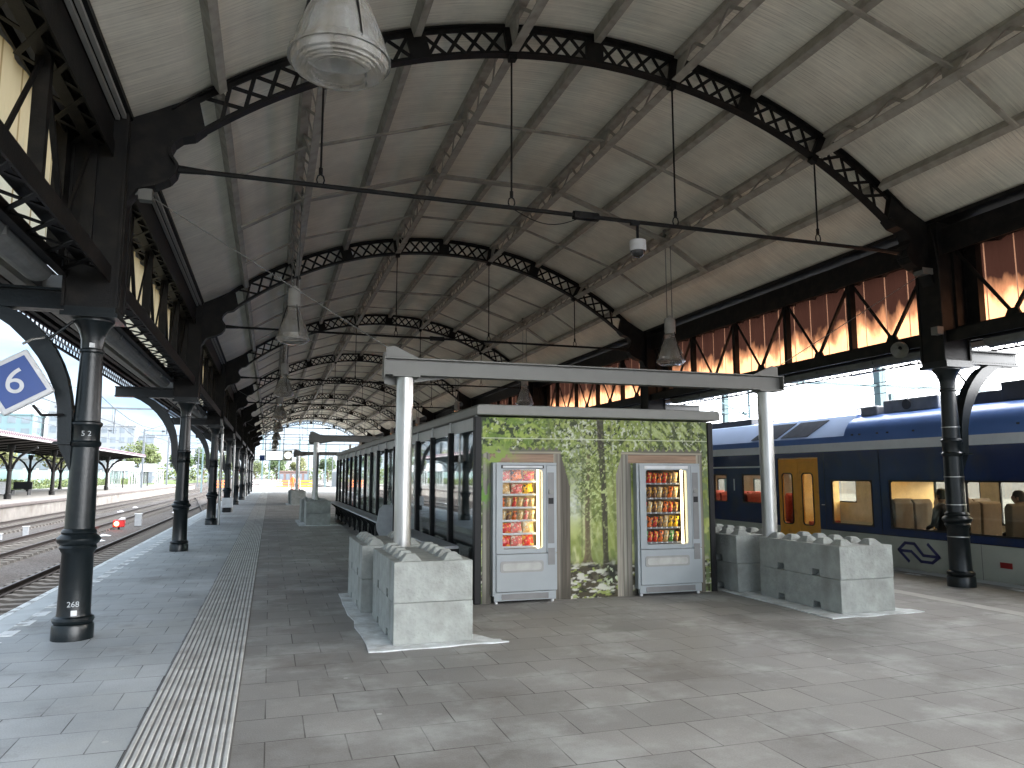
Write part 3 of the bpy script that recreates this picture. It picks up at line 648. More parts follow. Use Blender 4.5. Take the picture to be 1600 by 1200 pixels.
# details on particular columns
c = cols[(-1, 0)]   # painted numbers and little plates; column local frame is turned by 180 degrees
def on_col(z, r, ang_world):   # point on the shaft facing world direction ang (from +X), in world offset
    return (math.cos(ang_world)*r, math.sin(ang_world)*r, z)
def stick(c, rot180, z, r, ang, kind, arg, size):
    lx, ly, lz = on_col(z, r, ang)
    if rot180: lx, ly = -lx, -ly; a = ang+math.pi
    else: a = ang
    if kind == 'text': return text(c, arg, size, (lx, ly, lz), (R(90), 0, a+R(90)), CHALK, 'chalk_number', .0015)
    o = MB().box((-size/2, -.003, -size/2), (size/2, .003, size/2)).build('number_plate', WHITE, c, bevel=.004); o.location = (lx, ly, lz); o.rotation_euler = (0, 0, a+R(90)); return o
stick(c, True, .36, .162, R(-82), 'text', '268', .075)
stick(c, True, .275, .166, R(-78), 'plate', None, .055)
stick(c, True, 3.03, .116, R(-80), 'plate', None, .05)
stick(c, True, 2.09, .139, R(-78), 'text', '5 2', .075)
for z in (1.64, 1.22, .74, 2.4):
    rr = {1.64: .136, 1.22: .141, .74: .151, 2.4: .127}[z]
    g = MB().lathe([(rr, z-.006), (rr+.004, z-.006), (rr+.004, z+.006), (rr, z+.006)], 32, close=False); g.build('steel_band', GALV, cols[(1, 0)], smooth=True)
for k, r_ in ((2, .045), (3, .045), (5, .04)):   # downpipes
    c = cols[(-1, k)]; g = MB().path([(-.24, .02, .0), (-.24, .02, 3.1), (-.20, .35, 3.6)], r_, 12); g.build('downpipe', GALV, c, smooth=True)
b = empty('white_box', (-1.82, Y0+BAY*3-.22, .0), 'white painted box on a dark stand at the foot of the fourth track side column', 'box')
MB().box((-.24, -.20, .22), (.24, .16, .66)).build('box_body', WHITE, b, bevel=.01); MB().box((-.16, -.13, 0), (.16, .12, .22)).build('stand', BLACK, b)
# farthest blue painted post
MB().lathe([(.11, 0), (.11, 3.0)], 12, (0, 0, 0)).build('blue_sleeve', BLUES, cols[(-1, 8)])

# number sign 6
sg = empty('platform_number_sign', (-2.47, 8.60, 2.585), 'blue diamond sign with white figure 6 on the nearest column bracket', 'sign')
sg.rotation_euler = (0, 0, R(8))
sgb = MB().box((-.25, -.045, -.25), (.25, .045, .25)).build('sign_frame', WHITE, sg, bevel=.02); sgb.rotation_euler = (0, R(-33), 0)
f_ = MB().box((-.20, -.052, -.20), (.20, -.046, .20)).build('blue_face', BLUES, sg, bevel=.006); f_.rotation_euler = (0, R(-33), 0)
text(sg, '6', .37, (0, -.056, 0), (R(90), 0, 0), WHITE, 'figure', .003)
MB().path([(.16, .02, -.22), (.24, .02, -.32), (.42, .12, -.30)], .014, 8).build('lower_arm', BLACK, sg)
MB().path([(.03, .02, .40), (.10, .06, .46), (.20, .14, .50)], .012, 8).build('upper_arm', GALV, sg)

# ================================================================== PENDANT LAMPS
def acry():
    m = bpy.data.materials.new('clouded acrylic'); m.use_nodes = True; t = m.node_tree; b = t.nodes['Principled BSDF']
    b.inputs['Base Color'].default_value = (.62, .58, .50, 1); b.inputs['Roughness'].default_value = .08; b.inputs['IOR'].default_value = 1.25
    b.inputs['Transmission Weight'].default_value = .74; b.inputs['Specular IOR Level'].default_value = .8
    N = t.nodes.new; K = t.links.new
    c = N('ShaderNodeTexCoord'); nn = N('ShaderNodeTexNoise'); nn.inputs['Scale'].default_value = 9; nn.inputs['Detail'].default_value = 5; K(c.outputs['Object'], nn.inputs['Vector'])
    cr_ = N('ShaderNodeValToRGB'); e = cr_.color_ramp.elements; e[0].position = .35; e[0].color = (.66, .62, .54, 1); e[1].position = .65; e[1].color = (.84, .85, .84, 1); K(nn.outputs['Fac'], cr_.inputs['Fac']); K(cr_.outputs['Color'], b.inputs['Base Color'])
    return m
ACR = acry()
def lamp_proto():
    t = empty('pendant_lamp', (0, 0, 0))
    nb_ = 96
    def ribbed(g_):
        for i, (x, y, z) in enumerate(g_.v):
            a = math.atan2(y, x); r_ = math.hypot(x, y)
            if .02 < z < .5 and r_ > .1: k_ = 1+.010*math.cos(24*a); g_.v[i] = (x*k_, y*k_, z)
        return g_
    bell = [(.110, .60), (.115, .50), (.150, .40), (.205, .28), (.250, .16), (.275, .06), (.295, .035), (.300, 0), (.290, .0), (.285, .03), (.265, .06), (.240, .16), (.195, .28), (.140, .40), (.105, .50)]
    ribbed(MB().lathe(bell, 96, close=False)).build('bell_shade', ACR, t, smooth=True)
    lens = [(.288, .004), (.27, -.035), (.25, -.040), (.245, -.052), (.225, -.05), (.22, -.062), (.20, -.058), (.195, -.068), (.165, -.07), (.16, -.050), (.12, -.058), (.06, -.048), (.0005, -.045)]
    MB().lathe(lens, 40, close=False).build('lens', ACR, t, smooth=True)
    refl = [(.02, .40), (.10, .36), (.17, .24), (.20, .10), (.19, .10), (.155, .24), (.09, .35), (.02, .38)]
    MB().lathe(refl, 32, close=False).build('reflector', mat('reflector', (.75, .75, .72), .22, .9), t, smooth=True)
    MB().lathe([(.03, .15), (.045, .2), (.045, .30), (.02, .36)], 16).build('bulb', WHITE, t, smooth=True)
    MB().lathe([(.10, .58), (.115, .60), (.115, .90), (.105, .92), (.04, .93), (.035, .98)], 24).build('ballast_housing', mat('lamp grey', (.36, .36, .34), .5, var=.1), t, smooth=True)
    st = MB()
    for k in range(3):
        a = R(50+120*k); st.bar((.118*math.cos(a), .118*math.sin(a), .62), (.285*math.cos(a), .285*math.sin(a), .03), .018, .008, (math.cos(a), math.sin(a), 0))
    st.build('clip', IRON, t)
    MB().tube((-.06, 0, .92), (-.06, 0, 2.75), .009).tube((.06, 0, .92), (.06, 0, 2.75), .009).box((-.09, -.04, 2.70), (.09, .04, 2.85)).build('suspension_rod', GALB, t)
    return t
lp = lamp_proto(); first = True
for side, xx in ((0, .30), (1, 7.88)):
    for j in range(9):
        yy = (4.25 if side == 0 else 4.17)+BAY*j
        if side == 1 and j == 0: continue
        l = lp if first else copy_tree(lp); first = False
        l.location = (xx, yy, 4.08 if side == 0 else 4.02)
        who = ('largest clear bell pendant lamp at the top of the view' if j == 0 else '%s bell pendant lamp from the camera in the left lamp row' % ORD[j]) if side == 0 else '%s bell pendant lamp in the right lamp row, train side' % ORD[j-1]
        tag(l, who, 'lamp', 'bell pendant lamps under the canopy')

# dome camera under tie rod
dc = empty('dome_camera', (4.68, Y0, 5.10), 'white dome security camera hanging from the first tie rod', 'security camera')
MB().path([(0, 0, .0), (.0, 0, -.24)], .02, 10).box((-.10, -.03, -.03), (.02, .03, .03)).build('mounting_arm', BLACK, dc)
MB().lathe([(.06, -.24), (.112, -.245), (.115, -.26), (.115, -.37), (.108, -.39)], 28).build('housing', WHITE, dc, smooth=True)
MB().lathe([(.10, -.39), (.095, -.42), (.07, -.46), (.035, -.48), (.002, -.485)], 28).build('dome', mat('smoked dome', (.03, .03, .03), .1), dc, smooth=True)

# fittings fixed to the first frame
g = MB(); xx = C0-1.27; p = []
for i in range(13): t_ = i/12; p.append((xx+.06+1.0*t_, Y0-.03, 5.10-.16*math.sin(math.pi*t_)))
g.path(p, .006, 5); cv(g, 'slack_cable', IRON)
g = MB().box((sx(-1, -.50), Y0-.07, 4.70), (sx(-1, -.36), Y0+.05, 4.83)).box((sx(-1, -.36), Y0-.03, 4.76), (sx(-1, -.24), Y0+.03, 4.86)); cv(g, 'stay_anchor', GALB)
g = MB().box((sx(1, -.46), Y0-.12, 4.78), (sx(1, -.26), Y0+.06, 4.88)); cv(g, 'stay_anchor', GALB)
g = MB().box((sx(1, -.42), Y0-.27, 3.80), (sx(1, -.30), Y0-.15, 3.92)); cv(g, 'sensor_box', GALB)
g = MB().path([(sx(1, -.27), Y0-.23, 3.42), (sx(1, -.27), Y0-.23, 4.9), (sx(1, -.30), Y0-.18, 5.5)], .012, 6); cv(g, 'conduit', IRON); cv(MB().path([(sx(-1, -.27), Y0-.23, 3.42), (sx(-1, -.27), Y0-.23, 5.5)], .012, 6), 'conduit', IRON)
ls = empty('loudspeaker', (sx(1, -.25), Y0+.62, 3.72), 'round loudspeaker under the side truss left of the near train side column', 'loudspeaker')
MB().lathe([(.05, -.12), (.09, -.10), (.13, .02), (.135, .06), (.12, .055), (.02, -.02)], 24, close=False).build('horn', mat('speaker grey', (.10, .10, .085), .5), ls, smooth=True).rotation_euler = (R(115), 0, R(-60)); MB().box((-.02, -.02, .0), (.02, .02, .16)).build('mounting_arm', BLACK, ls)

# ================================================================== CONCRETE BLOCKS AND STEEL PORTALS
rnd = random.Random(3)
def block_mesh():
    """0.8 x 1.6 x 0.4 m interlocking block, two rows of truncated pyramids, notches in the foot"""
    me = MB()
    W, Ln, Hh = .80, 1.56, .395
    def outline():  # long side with two notches, (y,z)
        pts = [(-Ln/2, 0), (-.42, 0), (-.40, .085), (-.28, .085), (-.26, 0), (.26, 0), (.28, .085), (.40, .085), (.42, 0), (Ln/2, 0), (Ln/2, Hh), (-Ln/2, Hh)]
        return pts
    me.prism(outline(), 'x', -W/2, W/2)
    me.box((-.22, -.5, .004), (.22, .5, .15))
    for i in (-1, 1):
        for j in range(5):
            cx, cyy = i*.215, -Ln/2+.17+j*(Ln-.34)/4; a, b = .105, .045
            me.add([(cx-a, cyy-a, Hh-.001), (cx+a, cyy-a, Hh-.001), (cx+a, cyy+a, Hh-.001), (cx-a, cyy+a, Hh-.001), (cx-b, cyy-b, Hh+.07), (cx+b, cyy-b, Hh+.07), (cx+b, cyy+b, Hh+.07), (cx-b, cyy+b, Hh+.07)],
                   [(0,3,2,1),(4,5,6,7),(0,1,5,4),(1,2,6,5),(2,3,7,6),(3,0,4,7)])
    return me
bproto = block_mesh().build('concrete_block', CONC, bevel=.007)
used = False
def block(x, y, z, label, grp, rz=0.):
    global used
    o = bproto if not used else bproto.copy()
    if used: sc.collection.objects.link(o)
    used = True
    o.location = (x, y, z); o.rotation_euler = (0, 0, rz); tag(o, label, 'concrete block', grp)
def stack(x, y, what, grp, rz=0.):
    block(x, y, .012, 'lower concrete block, '+what, grp, rz)
    block(x+rnd.uniform(-.006, .006), y+rnd.uniform(-.006, .006), .41, 'upper studded concrete block, '+what, grp, rz)
def portal(yp, pos, lab, xl=1.56, xr=6.86):
    p = empty('steel_portal', (xl, yp, 0), lab, 'steel frame', 'galvanised steel portals on concrete blocks')
    for xx in (0, xr-xl):
        MB().lathe([(.104, .0), (.104, 2.87)], 32, (xx, 0, 0)).build('pole', GALV, p, smooth=True)
        MB().box((xx-.17, -.14, 2.872), (xx+.17, .14, 2.895)).build('cap_plate', GALB, p)
    g_ = MB(); x0, x1 = -.26, xr-xl+.27
    g_.box((x0, -.085, 2.90), (x1, .085, 2.915)); g_.box((x0, -.085, 3.10), (x1, .085, 3.115)); g_.box((x0, -.006, 2.915), (x1, .006, 3.10))
    g_.box((x0-.012, -.09, 2.86), (x0, .09, 3.17)); g_.box((x1, -.09, 2.895), (x1+.012, .09, 3.12))
    g_.build('beam', GALB, p)
    for xx, s_ in ((0, -1), (xr-xl, 1)):
        MB().prism([(xx+s_*.24, 3.116), (xx+s_*.24, 3.25), (xx+s_*.14, 3.27), (xx-s_*.20, 3.116)], 'y', -.012, .012).build('gusset', GALB, p)
    MB().prism([(x0+.0, 2.90), (x0+.02, 2.80), (x0+.10, 2.78), (.14+.45, 2.90)], 'y', .09, .10).build('side_plate', GALB, p)
    MB().path([(-.20, 0, 3.23), (-3.05, Y0-yp+BAY*round((yp-Y0)/BAY), 4.82)], .006, 6).build('stay_cable', GALB, p)
    MB().path([(xr-xl+.20, 0, 3.23), (xr-xl+2.78, Y0-yp+BAY*round((yp-Y0)/BAY), 4.80)], .006, 6).build('stay_cable', GALB, p)
    return p
portal(9.20, 0, 'nearest galvanised steel portal spanning over the vending machine shelter')
portal(27.95, 1, 'second galvanised steel portal, farther down the platform')
portal(46.75, 2, 'third and farthest galvanised steel portal down the platform')
for yp, nm in ((9.2, 'nearest portal'), (27.95, 'second portal'), (46.75, 'third portal')):
    ga, gb = 'blocks round the left foot of the '+nm, 'blocks round the right foot of the '+nm
    stack(1.60, yp-.93, 'front stack at left pole foot of '+nm, ga)
    stack(1.50, yp+.93, 'rear stack at left pole foot of '+nm, ga)
    stack(6.97, yp-.91, 'front stack at right pole foot of '+nm, gb)
    stack(6.80, yp+.93, 'rear stack at right pole foot of '+nm, gb)
def apron(x0, x1, y0, y1, nm, dx=.16):
    g_ = MB(); r2 = random.Random(int(x0*10+y0)); pts = []
    per = [(x0-dx, y0-.16), (x0-dx*.9, (y0+y1)/2), (x0-dx, y1+.1)]
    def line(a, b, n_):
        return [(a[0]+(b[0]-a[0])*i/n_+r2.uniform(-.025, .025), a[1]+(b[1]-a[1])*i/n_+r2.uniform(-.025, .025)) for i in range(n_)]
    q = [(x0-dx, y0-.17), (x1+.33, y0-.13), (x1+.06, y0+.35), (x1+.05, y1+.08), (x0-dx, y1+.08)]
    for a, b in zip(q, q[1:]+q[:1]): pts += line(a, b, 9)
    g_.prism(pts, 'z', .0, .012)
    o = g_.build('grout_apron', GROUT); tag(o, 'whitish mortar apron under '+nm, 'mortar patch', 'mortar aprons under the block stacks')
for yp, nm in ((9.2, 'nearest'), (27.95, 'second'), (46.75, 'third')):
    apron(1.12, 2.00, yp-1.72, yp+1.7, 'the left block stacks of the %s portal' % nm); apron(6.42, 7.38, yp-1.70, yp+1.7, 'the right block stacks of the %s portal' % nm, .13)

# ================================================================== SHELTER WITH VENDING MACHINES
XL, XR, YF, YB = 2.59, 6.12, 9.60, 31.6
sh = empty('glass_shelter', (XL, YF, 0), 'long glazed waiting shelter with forest photo wall and grey roof edge', 'shelter')
def sv(mb, name, m, parent=None, **k):
    par = parent or sh; mb.v = [(x-XL, y-YF, z) for x, y, z in mb.v]; return mb.build(name, m, par, **k)
def prof_roof():
    return [(XL-.02, 2.46), (XL-.02, 2.57), (XL+.01, 2.60), (XR+.13, 2.60), (XR+.16, 2.57), (XR+.16, 2.46)]
sv(MB().prism(prof_roof(), 'y', YF-.12, YB), 'roof', FASC, bevel=.012)
g = MB().box((XL+.06, YF+.09, 2.28), (XL+.09, YB-.02, 2.455)); g.box((XR-.06, YF+.09, 2.28), (XR-.03, YB-.02, 2.455)); sv(g, 'lower_fascia', mat('white fascia', (.40, .40, .39), .5, var=.06))
# dark vending room behind the front wall
g = MB(); g.box((XL+.13, YF+.42, .02), (XR-.1, YF+.45, 2.44)); g.box((XL+.13, YF+4.3, .02), (XR-.1, YF+4.34, 2.44)); g.box((XL+.12, YF+.05, .02), (XL+.14, YF+4.3, 2.44)); g.box((XR-.12, YF+.05, .02), (XR-.1, YF+4.3, 2.44))
sv(g, 'vending_room_wall', DARKIN)
posts = []
yy = YF+.03
while yy < YB:
    posts.append(yy); yy += 1.345 if yy > 10 else 1.52
pm = MB().box((-.045, -.05, .02), (.045, .05, 2.30))
for sd, xx in ((-1, XL+.03), (1, XR-.02)):
    for i, y_ in enumerate(posts):
        if i == 0: continue
        o = pm.build('post', BLACK, sh) if (i == 1 and sd == -1) else None
        if o: p0 = o
        else: o = p0.copy(); sc.collection.objects.link(o)
        o.location = (xx-XL, y_-YF, 0)
    for i, (a, b_) in enumerate(zip(posts[:-1], posts[1:])):
        q = MB().box((xx-.006, a+.05, .12), (xx+.006, b_-.05, 2.27)); sv(q, 'glass_pane', GLS)
for y_ in posts: sv(MB().tube((XL+.02, y_, 2.30), (XL+.02, y_, 2.46), .018, n=8), 'roof_pin', WHITE)
g = MB()
for xx in (XL+.03, XR-.02): g.box((xx-.03, YF+.1, .02), (xx+.03, YB, .11))
sv(g, 'sill_rail', BLACK)
sv(MB().box((XL-.02, YF-.03, 0), (XL+.075, YF+.08, 2.44)), 'corner_post', BLACK, bevel=.01); sv(MB().box((XR+.005, YF-.02, 0), (XR+.09, YF+.1, 2.44)), 'corner_post', BLACK, bevel=.01)
sv(MB().box((XL, YB-.02, .1), (XR, YB, 2.4)), 'end_glass', GLS)
ipn = MB().box((XL+.085, 11.22, .95), (XL+.10, 12.48, 2.26)); ip = sv(ipn, 'map_case', mat('map case', (.26, .30, .36), .3))
g = MB().box((XL+.072, 11.30, 1.15), (XL+.082, 11.72, 1.86)); sv(g, 'notice_sheet', WHITE, ip)

# ---- forest photo wall (painted into a vertex colour grid: it is a flat print)
rs = np.random.RandomState(4)
NX, NZ = 354, 244
PX, PZ = np.meshgrid(np.linspace(0, 3.53, NX), np.linspace(0, 2.44, NZ)); WX = PX+XL
def vnoise(fx, fz, seed, x=None, z=None):
    x = PX if x is None else x; z = PZ if z is None else z
    r_ = np.random.RandomState(seed); G = r_.rand(256, 256); u = x*fx+17.3; v = z*fz+9.1
    i = np.floor(u).astype(int); j = np.floor(v).astype(int); fu = u-i; fv = v-j; fu = fu*fu*(3-2*fu); fv = fv*fv*(3-2*fv)
    i %= 255; j %= 255
    return (G[j, i]*(1-fu)+G[j, i+1]*fu)*(1-fv)+(G[j+1, i]*(1-fu)+G[j+1, i+1]*fu)*fv
def fbm(fx, fz, seed, o=4, **k): return sum(vnoise(fx*2**i, fz*2**i, seed+i, **k)/2**(i+1) for i in range(o))/(1-.5**o)
def mixc(C, col, a): 
    a = np.clip(a, 0, 1)[..., None]; return C*(1-a)+np.array(col)*a
def sm(x, a, b): t = np.clip((x-a)/(b-a), 0, 1); return t*t*(3-2*t)
Cc = np.zeros((NZ, NX, 3)); Cc[:] = (.34, .40, .11)
wpx, wpz = PX+.06*fbm(7, 7, 200, 3), PZ+.06*fbm(7, 7, 210, 3)      # warped coordinates: leafier noise
def F(fx, fz, seed, o=4): return fbm(fx, fz, seed, o, x=wpx, z=wpz)
Cc = mixc(Cc, (.62, .66, .26), sm(F(4, 1.6, 10), .42, .66)*sm(PZ, 1.95, 1.1)); Cc = mixc(Cc, (.80, .80, .44), sm(F(6, 2.2, 15), .55, .72)*sm(PZ, 1.7, 1.0)*.8)
Cc = mixc(Cc, (.84, .87, .80), np.exp(-((WX-4.05)/.15)**2-((PZ-1.85)/.34)**2)*1.0)
Cc = mixc(Cc, (.84, .87, .82), np.exp(-((WX-4.0)/.12)**2-((PZ-1.25)/.2)**2)*.9)
Cc = mixc(Cc, (.86, .88, .78), np.exp(-((WX-3.9)/.10)**2-((PZ-2.2)/.25)**2)*.55)
Cc = mixc(Cc, (.15, .21, .05), sm(F(9, 5, 20), .50, .62)*.55)
for k in range(11):
    a_ = 3.85+k*.10; dd = np.abs(WX-(a_+(1.7-PZ)*.33)); Cc = mixc(Cc, (.80, .82, .45), np.exp(-(dd/.020)**2)*.35*(PZ < 1.5)*(PZ > .4)*fbm(3, 3, 220))
top = sm(PZ, 1.45, 2.0)
Cc = mixc(Cc, (.12, .17, .035), sm(F(10, 10, 30, 5), .44, .56)*top*.8)
Cc = mixc(Cc, (.36, .47, .10), sm(F(22, 20, 40), .47, .56)*top*.75); Cc = mixc(Cc, (.56, .64, .22), sm(F(34, 30, 44, 3), .54, .62)*top*.75)
Cc = mixc(Cc, (.03, .045, .012), sm(F(26, 26, 50, 3), .57, .65)*top*.9); Cc = mixc(Cc, (.86, .88, .74), sm(F(38, 34, 47, 3), .63, .69)*top*.9)
rt = sm(WX, 4.7, 5.3)*top; st_ = fbm(30, 9, 230, 4, x=wpx+wpz*.8, z=wpz-wpx*.5); Cc = mixc(Cc, (.07, .10, .03), sm(st_, .53, .60)*rt*.8); Cc = mixc(Cc, (.62, .70, .34), sm(st_, .45, .38)*rt*.7)
ml_ = sm(WX, 4.0, 3.2)*sm(PZ, 1.75, 2.1); Cc = mixc(Cc, (.20, .33, .04), sm(F(12, 12, 51, 3), .42, .5)*ml_*.85); Cc = mixc(Cc, (.48, .60, .14), sm(F(17, 17, 53, 3), .54, .60)*ml_*.9); Cc = mixc(Cc, (.025, .05, .012), sm(F(19, 19, 55, 3), .58, .64)*ml_*.95)
for (tx, w0, w1, z0, z1, lean, col, al) in ((4.10, .012, .010, .55, 2.0, .02, (.22, .24, .10), .7), (4.62, .018, .014, .6, 2.44, -.03, (.18, .2, .08), .6), (5.2, .015, .012, 2.0, 2.44, .0, (.12, .14, .06), .8), (5.55, .02, .015, 2.0, 2.44, .06, (.12, .14, .06), .8), (3.62, .02, .015, 2.0, 2.44, .03, (.2, .24, .1), .6),
    (4.185, .042, .026, .47, 1.95, .02, (.17, .125, .075), 1), (4.475, .036, .050, .36, 2.44, -.035, (.050, .040, .028), 1), (4.415, .02, .02, 2.0, 2.44, -.1, (.06, .05, .035), 1)):
    c_ = tx+lean*(PZ-z0)+.006*np.sin(PZ*4+tx*9); wd = w0+(w1-w0)*np.clip((PZ-z0)/(z1-z0), 0, 1); wd = wd+.05*np.exp(-np.clip(PZ-z0, 0, 9)/.06)*(al == 1)
    mk = sm(np.abs(WX-c_), wd+.008, wd-.006)*(PZ > z0)*(PZ < z1)*al; Cc = mixc(Cc, np.array(col), mk*(.8+.2*fbm(30, 6, 60)))
    if al == 1: Cc = mixc(Cc, np.array(col)*2.2, mk*sm(c_-WX, wd*.2, wd)*.5)
br = random.Random(8)     # branches of the slim tree
for k in range(20):
    z0 = br.uniform(1.0, 2.1); x0 = 4.19+.02*z0; l_ = br.uniform(.12, .34); a_ = br.choice((-1, 1))*br.uniform(.15, 1.5)
    tt = np.clip(((WX-x0)*math.sin(a_)+(PZ-z0)*math.cos(a_)), 0, l_); dd = np.hypot(WX-x0-tt*math.sin(a_), PZ-z0-tt*math.cos(a_)); Cc = mixc(Cc, (.11, .11, .05), sm(dd, .012, .002)*.6)
bl = sm(F(30, 30, 71, 3), .50, .58)*np.exp(-((WX-4.2)/.24)**2-((PZ-1.62)/.42)**2)*1.4; Cc = mixc(Cc, (.13, .17, .04), bl*.85); Cc = mixc(Cc, (.66, .74, .34), sm(F(36, 36, 75, 3), .60, .66)*np.exp(-((WX-4.3)/.4)**2-((PZ-1.5)/.6)**2))
# forest floor
gr = sm(PZ+.10*fbm(6, 1, 80), .58, .44); Cc = mixc(Cc, (.10, .085, .05), gr)
Cc = mixc(Cc, (.86, .84, .74), sm(fbm(7, 22, 90, 4), .52, .62)*gr*.85); Cc = mixc(Cc, (.42, .5, .14), sm(fbm(14, 26, 95, 3), .58, .66)*gr*.8); Cc = mixc(Cc, (.03, .03, .02), sm(fbm(9, 16, 99, 3), .60, .68)*gr*.9)
Cc = mixc(Cc, (.03, .035, .02), np.exp(-((WX-4.55)/.12)**2-((PZ-.34)/.16)**2)*1.1)
Cc = mixc(Cc, (.72, .80, .56), sm(fbm(24, 24, 97, 3), .56, .62)*np.exp(-((WX-4.56)/.16)**2-((PZ-.28)/.16)**2))
# wooden sheds round the machines
gx = fbm(60, 2.0, 110, 4)
def plank(x0, x1, z0, z1, col, vert=True):
    global Cc
    mk = (WX >= x0)*(WX <= x1)*(PZ >= z0)*(PZ <= z1); gnoise = gx if vert else fbm(3, 60, 120, 4)
    c2 = np.array(col)[None, None]*(.62+.76*gnoise[..., None]); e = np.minimum(WX-x0, x1-WX) if vert else np.minimum(PZ-z0, z1-PZ)
    c2 = c2*(.55+.45*sm(e, 0, .018))[..., None]; a = mk.astype(float)[..., None]; Cc = Cc*(1-a)+c2*a
for (a0, a1, s0, s1) in ((2.69, 3.80, 3.80, 3.93), (4.73, 6.02, 4.64, 4.73)):
    for x0, x1 in ((s0, s1),):
        top_ = 1.97-(WX-3.80)/.13*.45 if s0 > 3 and s0 < 4 else 1.97-(4.73-WX)/.09*.28
        mk = (WX >= x0)*(WX <= x1)*(PZ < top_); c2 = np.array((.16, .14, .11) if s0 > a0 else (.40, .37, .31))*(.5+gx[..., None]); a = mk.astype(float)[..., None]; Cc = Cc*(1-a)+c2*a
    plank(a0, a0+.06, 0, 1.98, (.40, .38, .32)); plank(a0+.06, a0+.13, 0, 1.95, (.30, .28, .24)); plank(a1-.12, a1-.055, 0, 1.95, (.46, .42, .34)); plank(a1-.055, a1, 0, 1.98, (.34, .31, .26))
    plank(a0+.10, a1-.10, 1.83, 1.95, (.44, .30, .21), False); plank(a0-.02, a1+.0, 1.95, 1.99, (.48, .44, .34), False)
    zz = 2.02+.02*np.cos((WX-a0)*2*math.pi/.095); mk = (WX >= a0+.2)*(WX <= a1-.02)*(PZ < zz)*(PZ > 1.985); Cc = mixc(Cc, (.20, .19, .15), mk*1.0)
    Cc = mixc(Cc, (.10, .09, .07), sm(PZ, .35, .0)*(WX > a0)*(WX < s1 if s1 > a1 else WX < a1)*.6)
mk = sm(fbm(15, 15, 130, 3), .46, .52)*np.exp(-((WX-2.86)/.22)**2-((PZ-1.93)/.13)**2)*1.6; Cc = mixc(Cc, (.36, .48, .12), mk)
mk = sm(fbm(13, 13, 133, 3), .42, .5)*np.exp(-((WX-2.68)/.10)**2-((PZ-1.45)/.16)**2)*1.7; Cc = mixc(Cc, (.25, .46, .10), mk)
mk = (WX < 2.69); Cc = mixc(Cc, (.10, .15, .05), mk*sm(fbm(14, 14, 140, 3), .40, .56)*.9); Cc = mixc(Cc, (.50, .58, .34), mk*sm(fbm(18, 18, 144, 3), .58, .68))
mk = (WX > 6.02); Cc = mixc(Cc, (.22, .28, .14), mk*sm(fbm(14, 10, 150, 3), .42, .6)*.9)
Cc = mixc(Cc, (.80, .82, .62), (np.abs(PZ-2.16) < .007)*1.0)
Cc = np.clip(Cc, 0, 1)**1.12*.68
holes = [(2.80, 3.70), (4.90, 5.92)]
verts = np.stack([PX.ravel(), np.zeros(NX*NZ), PZ.ravel()], 1); ii = np.arange(NX*NZ).reshape(NZ, NX)
fc = np.stack([ii[:-1, :-1], ii[:-1, 1:], ii[1:, 1:], ii[1:, :-1]], -1); mask = np.ones(fc.shape[:2], bool)
cxm, czm = WX[:-1, :-1], PZ[:-1, :-1]
for h0, h1 in holes: mask &= ~((cxm > h0+.01) & (cxm < h1-.01) & (czm < 1.82))
faces = fc[mask].tolist()
me = bpy.data.meshes.new('forest_print'); me.from_pydata(verts.tolist(), [], faces); me.update()
ca = me.color_attributes.new('print', 'FLOAT_COLOR', 'POINT'); ca.data.foreach_set('color', np.concatenate([Cc.reshape(-1, 3), np.ones((NX*NZ, 1))], 1).ravel().astype('f'))
pmn = bpy.data.materials.new('forest print'); pmn.use_nodes = True; t = pmn.node_tree; b = t.nodes['Principled BSDF']; vc = t.nodes.new('ShaderNodeVertexColor'); vc.layer_name = 'print'; t.links.new(vc.outputs['Color'], b.inputs['Base Color']); b.inputs['Roughness'].default_value = .45; b.inputs['Specular IOR Level'].default_value = .2
me.materials.append(pmn); o = bpy.data.objects.new('forest_print', me); sc.collection.objects.link(o); o.parent = sh; o.location = (0, 0, 0)

# ---- vending machines
SN = []
def rrect(x0, x1, z0, z1, r, n_=6, bow=0.):
    pts = []
    for cx, cz, a0 in ((x1-r, z0+r, -90), (x1-r, z1-r, 0), (x0+r, z1-r, 90), (x0+r, z0+r, 180)):
        for i in range(n_+1):
            a = R(a0+90*i/n_); pts.append((cx+r*math.cos(a), cz+r*math.sin(a)))
    if bow:
        xm, hw_ = (x0+x1)/2, (x1-x0)/2; zm = (z0+z1)/2
        pts = [(p[0], p[1]+(bow if p[1] > zm else -bow)*(1-((p[0]-xm)/hw_)**2)) for p in pts]
    return pts
def ring_plate(outer, inner, y0, y1):
    """plate with a hole; outer & inner same count"""
    g_ = MB(); n_ = len(outer)
    vs = [(p[0], y0, p[1]) for p in outer]+[(p[0], y0, p[1]) for p in inner]+[(p[0], y1, p[1]) for p in outer]+[(p[0], y1, p[1]) for p in inner]
    fs = []
    for i in range(n_):
        j = (i+1) % n_
        fs += [(i, j, n_+j, n_+i), (2*n_+i, 3*n_+i, 3*n_+j, 2*n_+j), (i, 2*n_+i, 2*n_+j, j), (n_+i, n_+j, 3*n_+j, 3*n_+i)]
    return g_.add(vs, fs)
def sq_match(x0, x1, z0, z1, n_=6):
    pts = []
    cs = [(x1, z0), (x1, z1), (x0, z1), (x0, z0)]
    for k in range(4):
        for i in range(n_+1):
            pts.append(cs[k])
    # spread slightly to avoid degenerate faces is unnecessary
    return pts
SNACK = {}
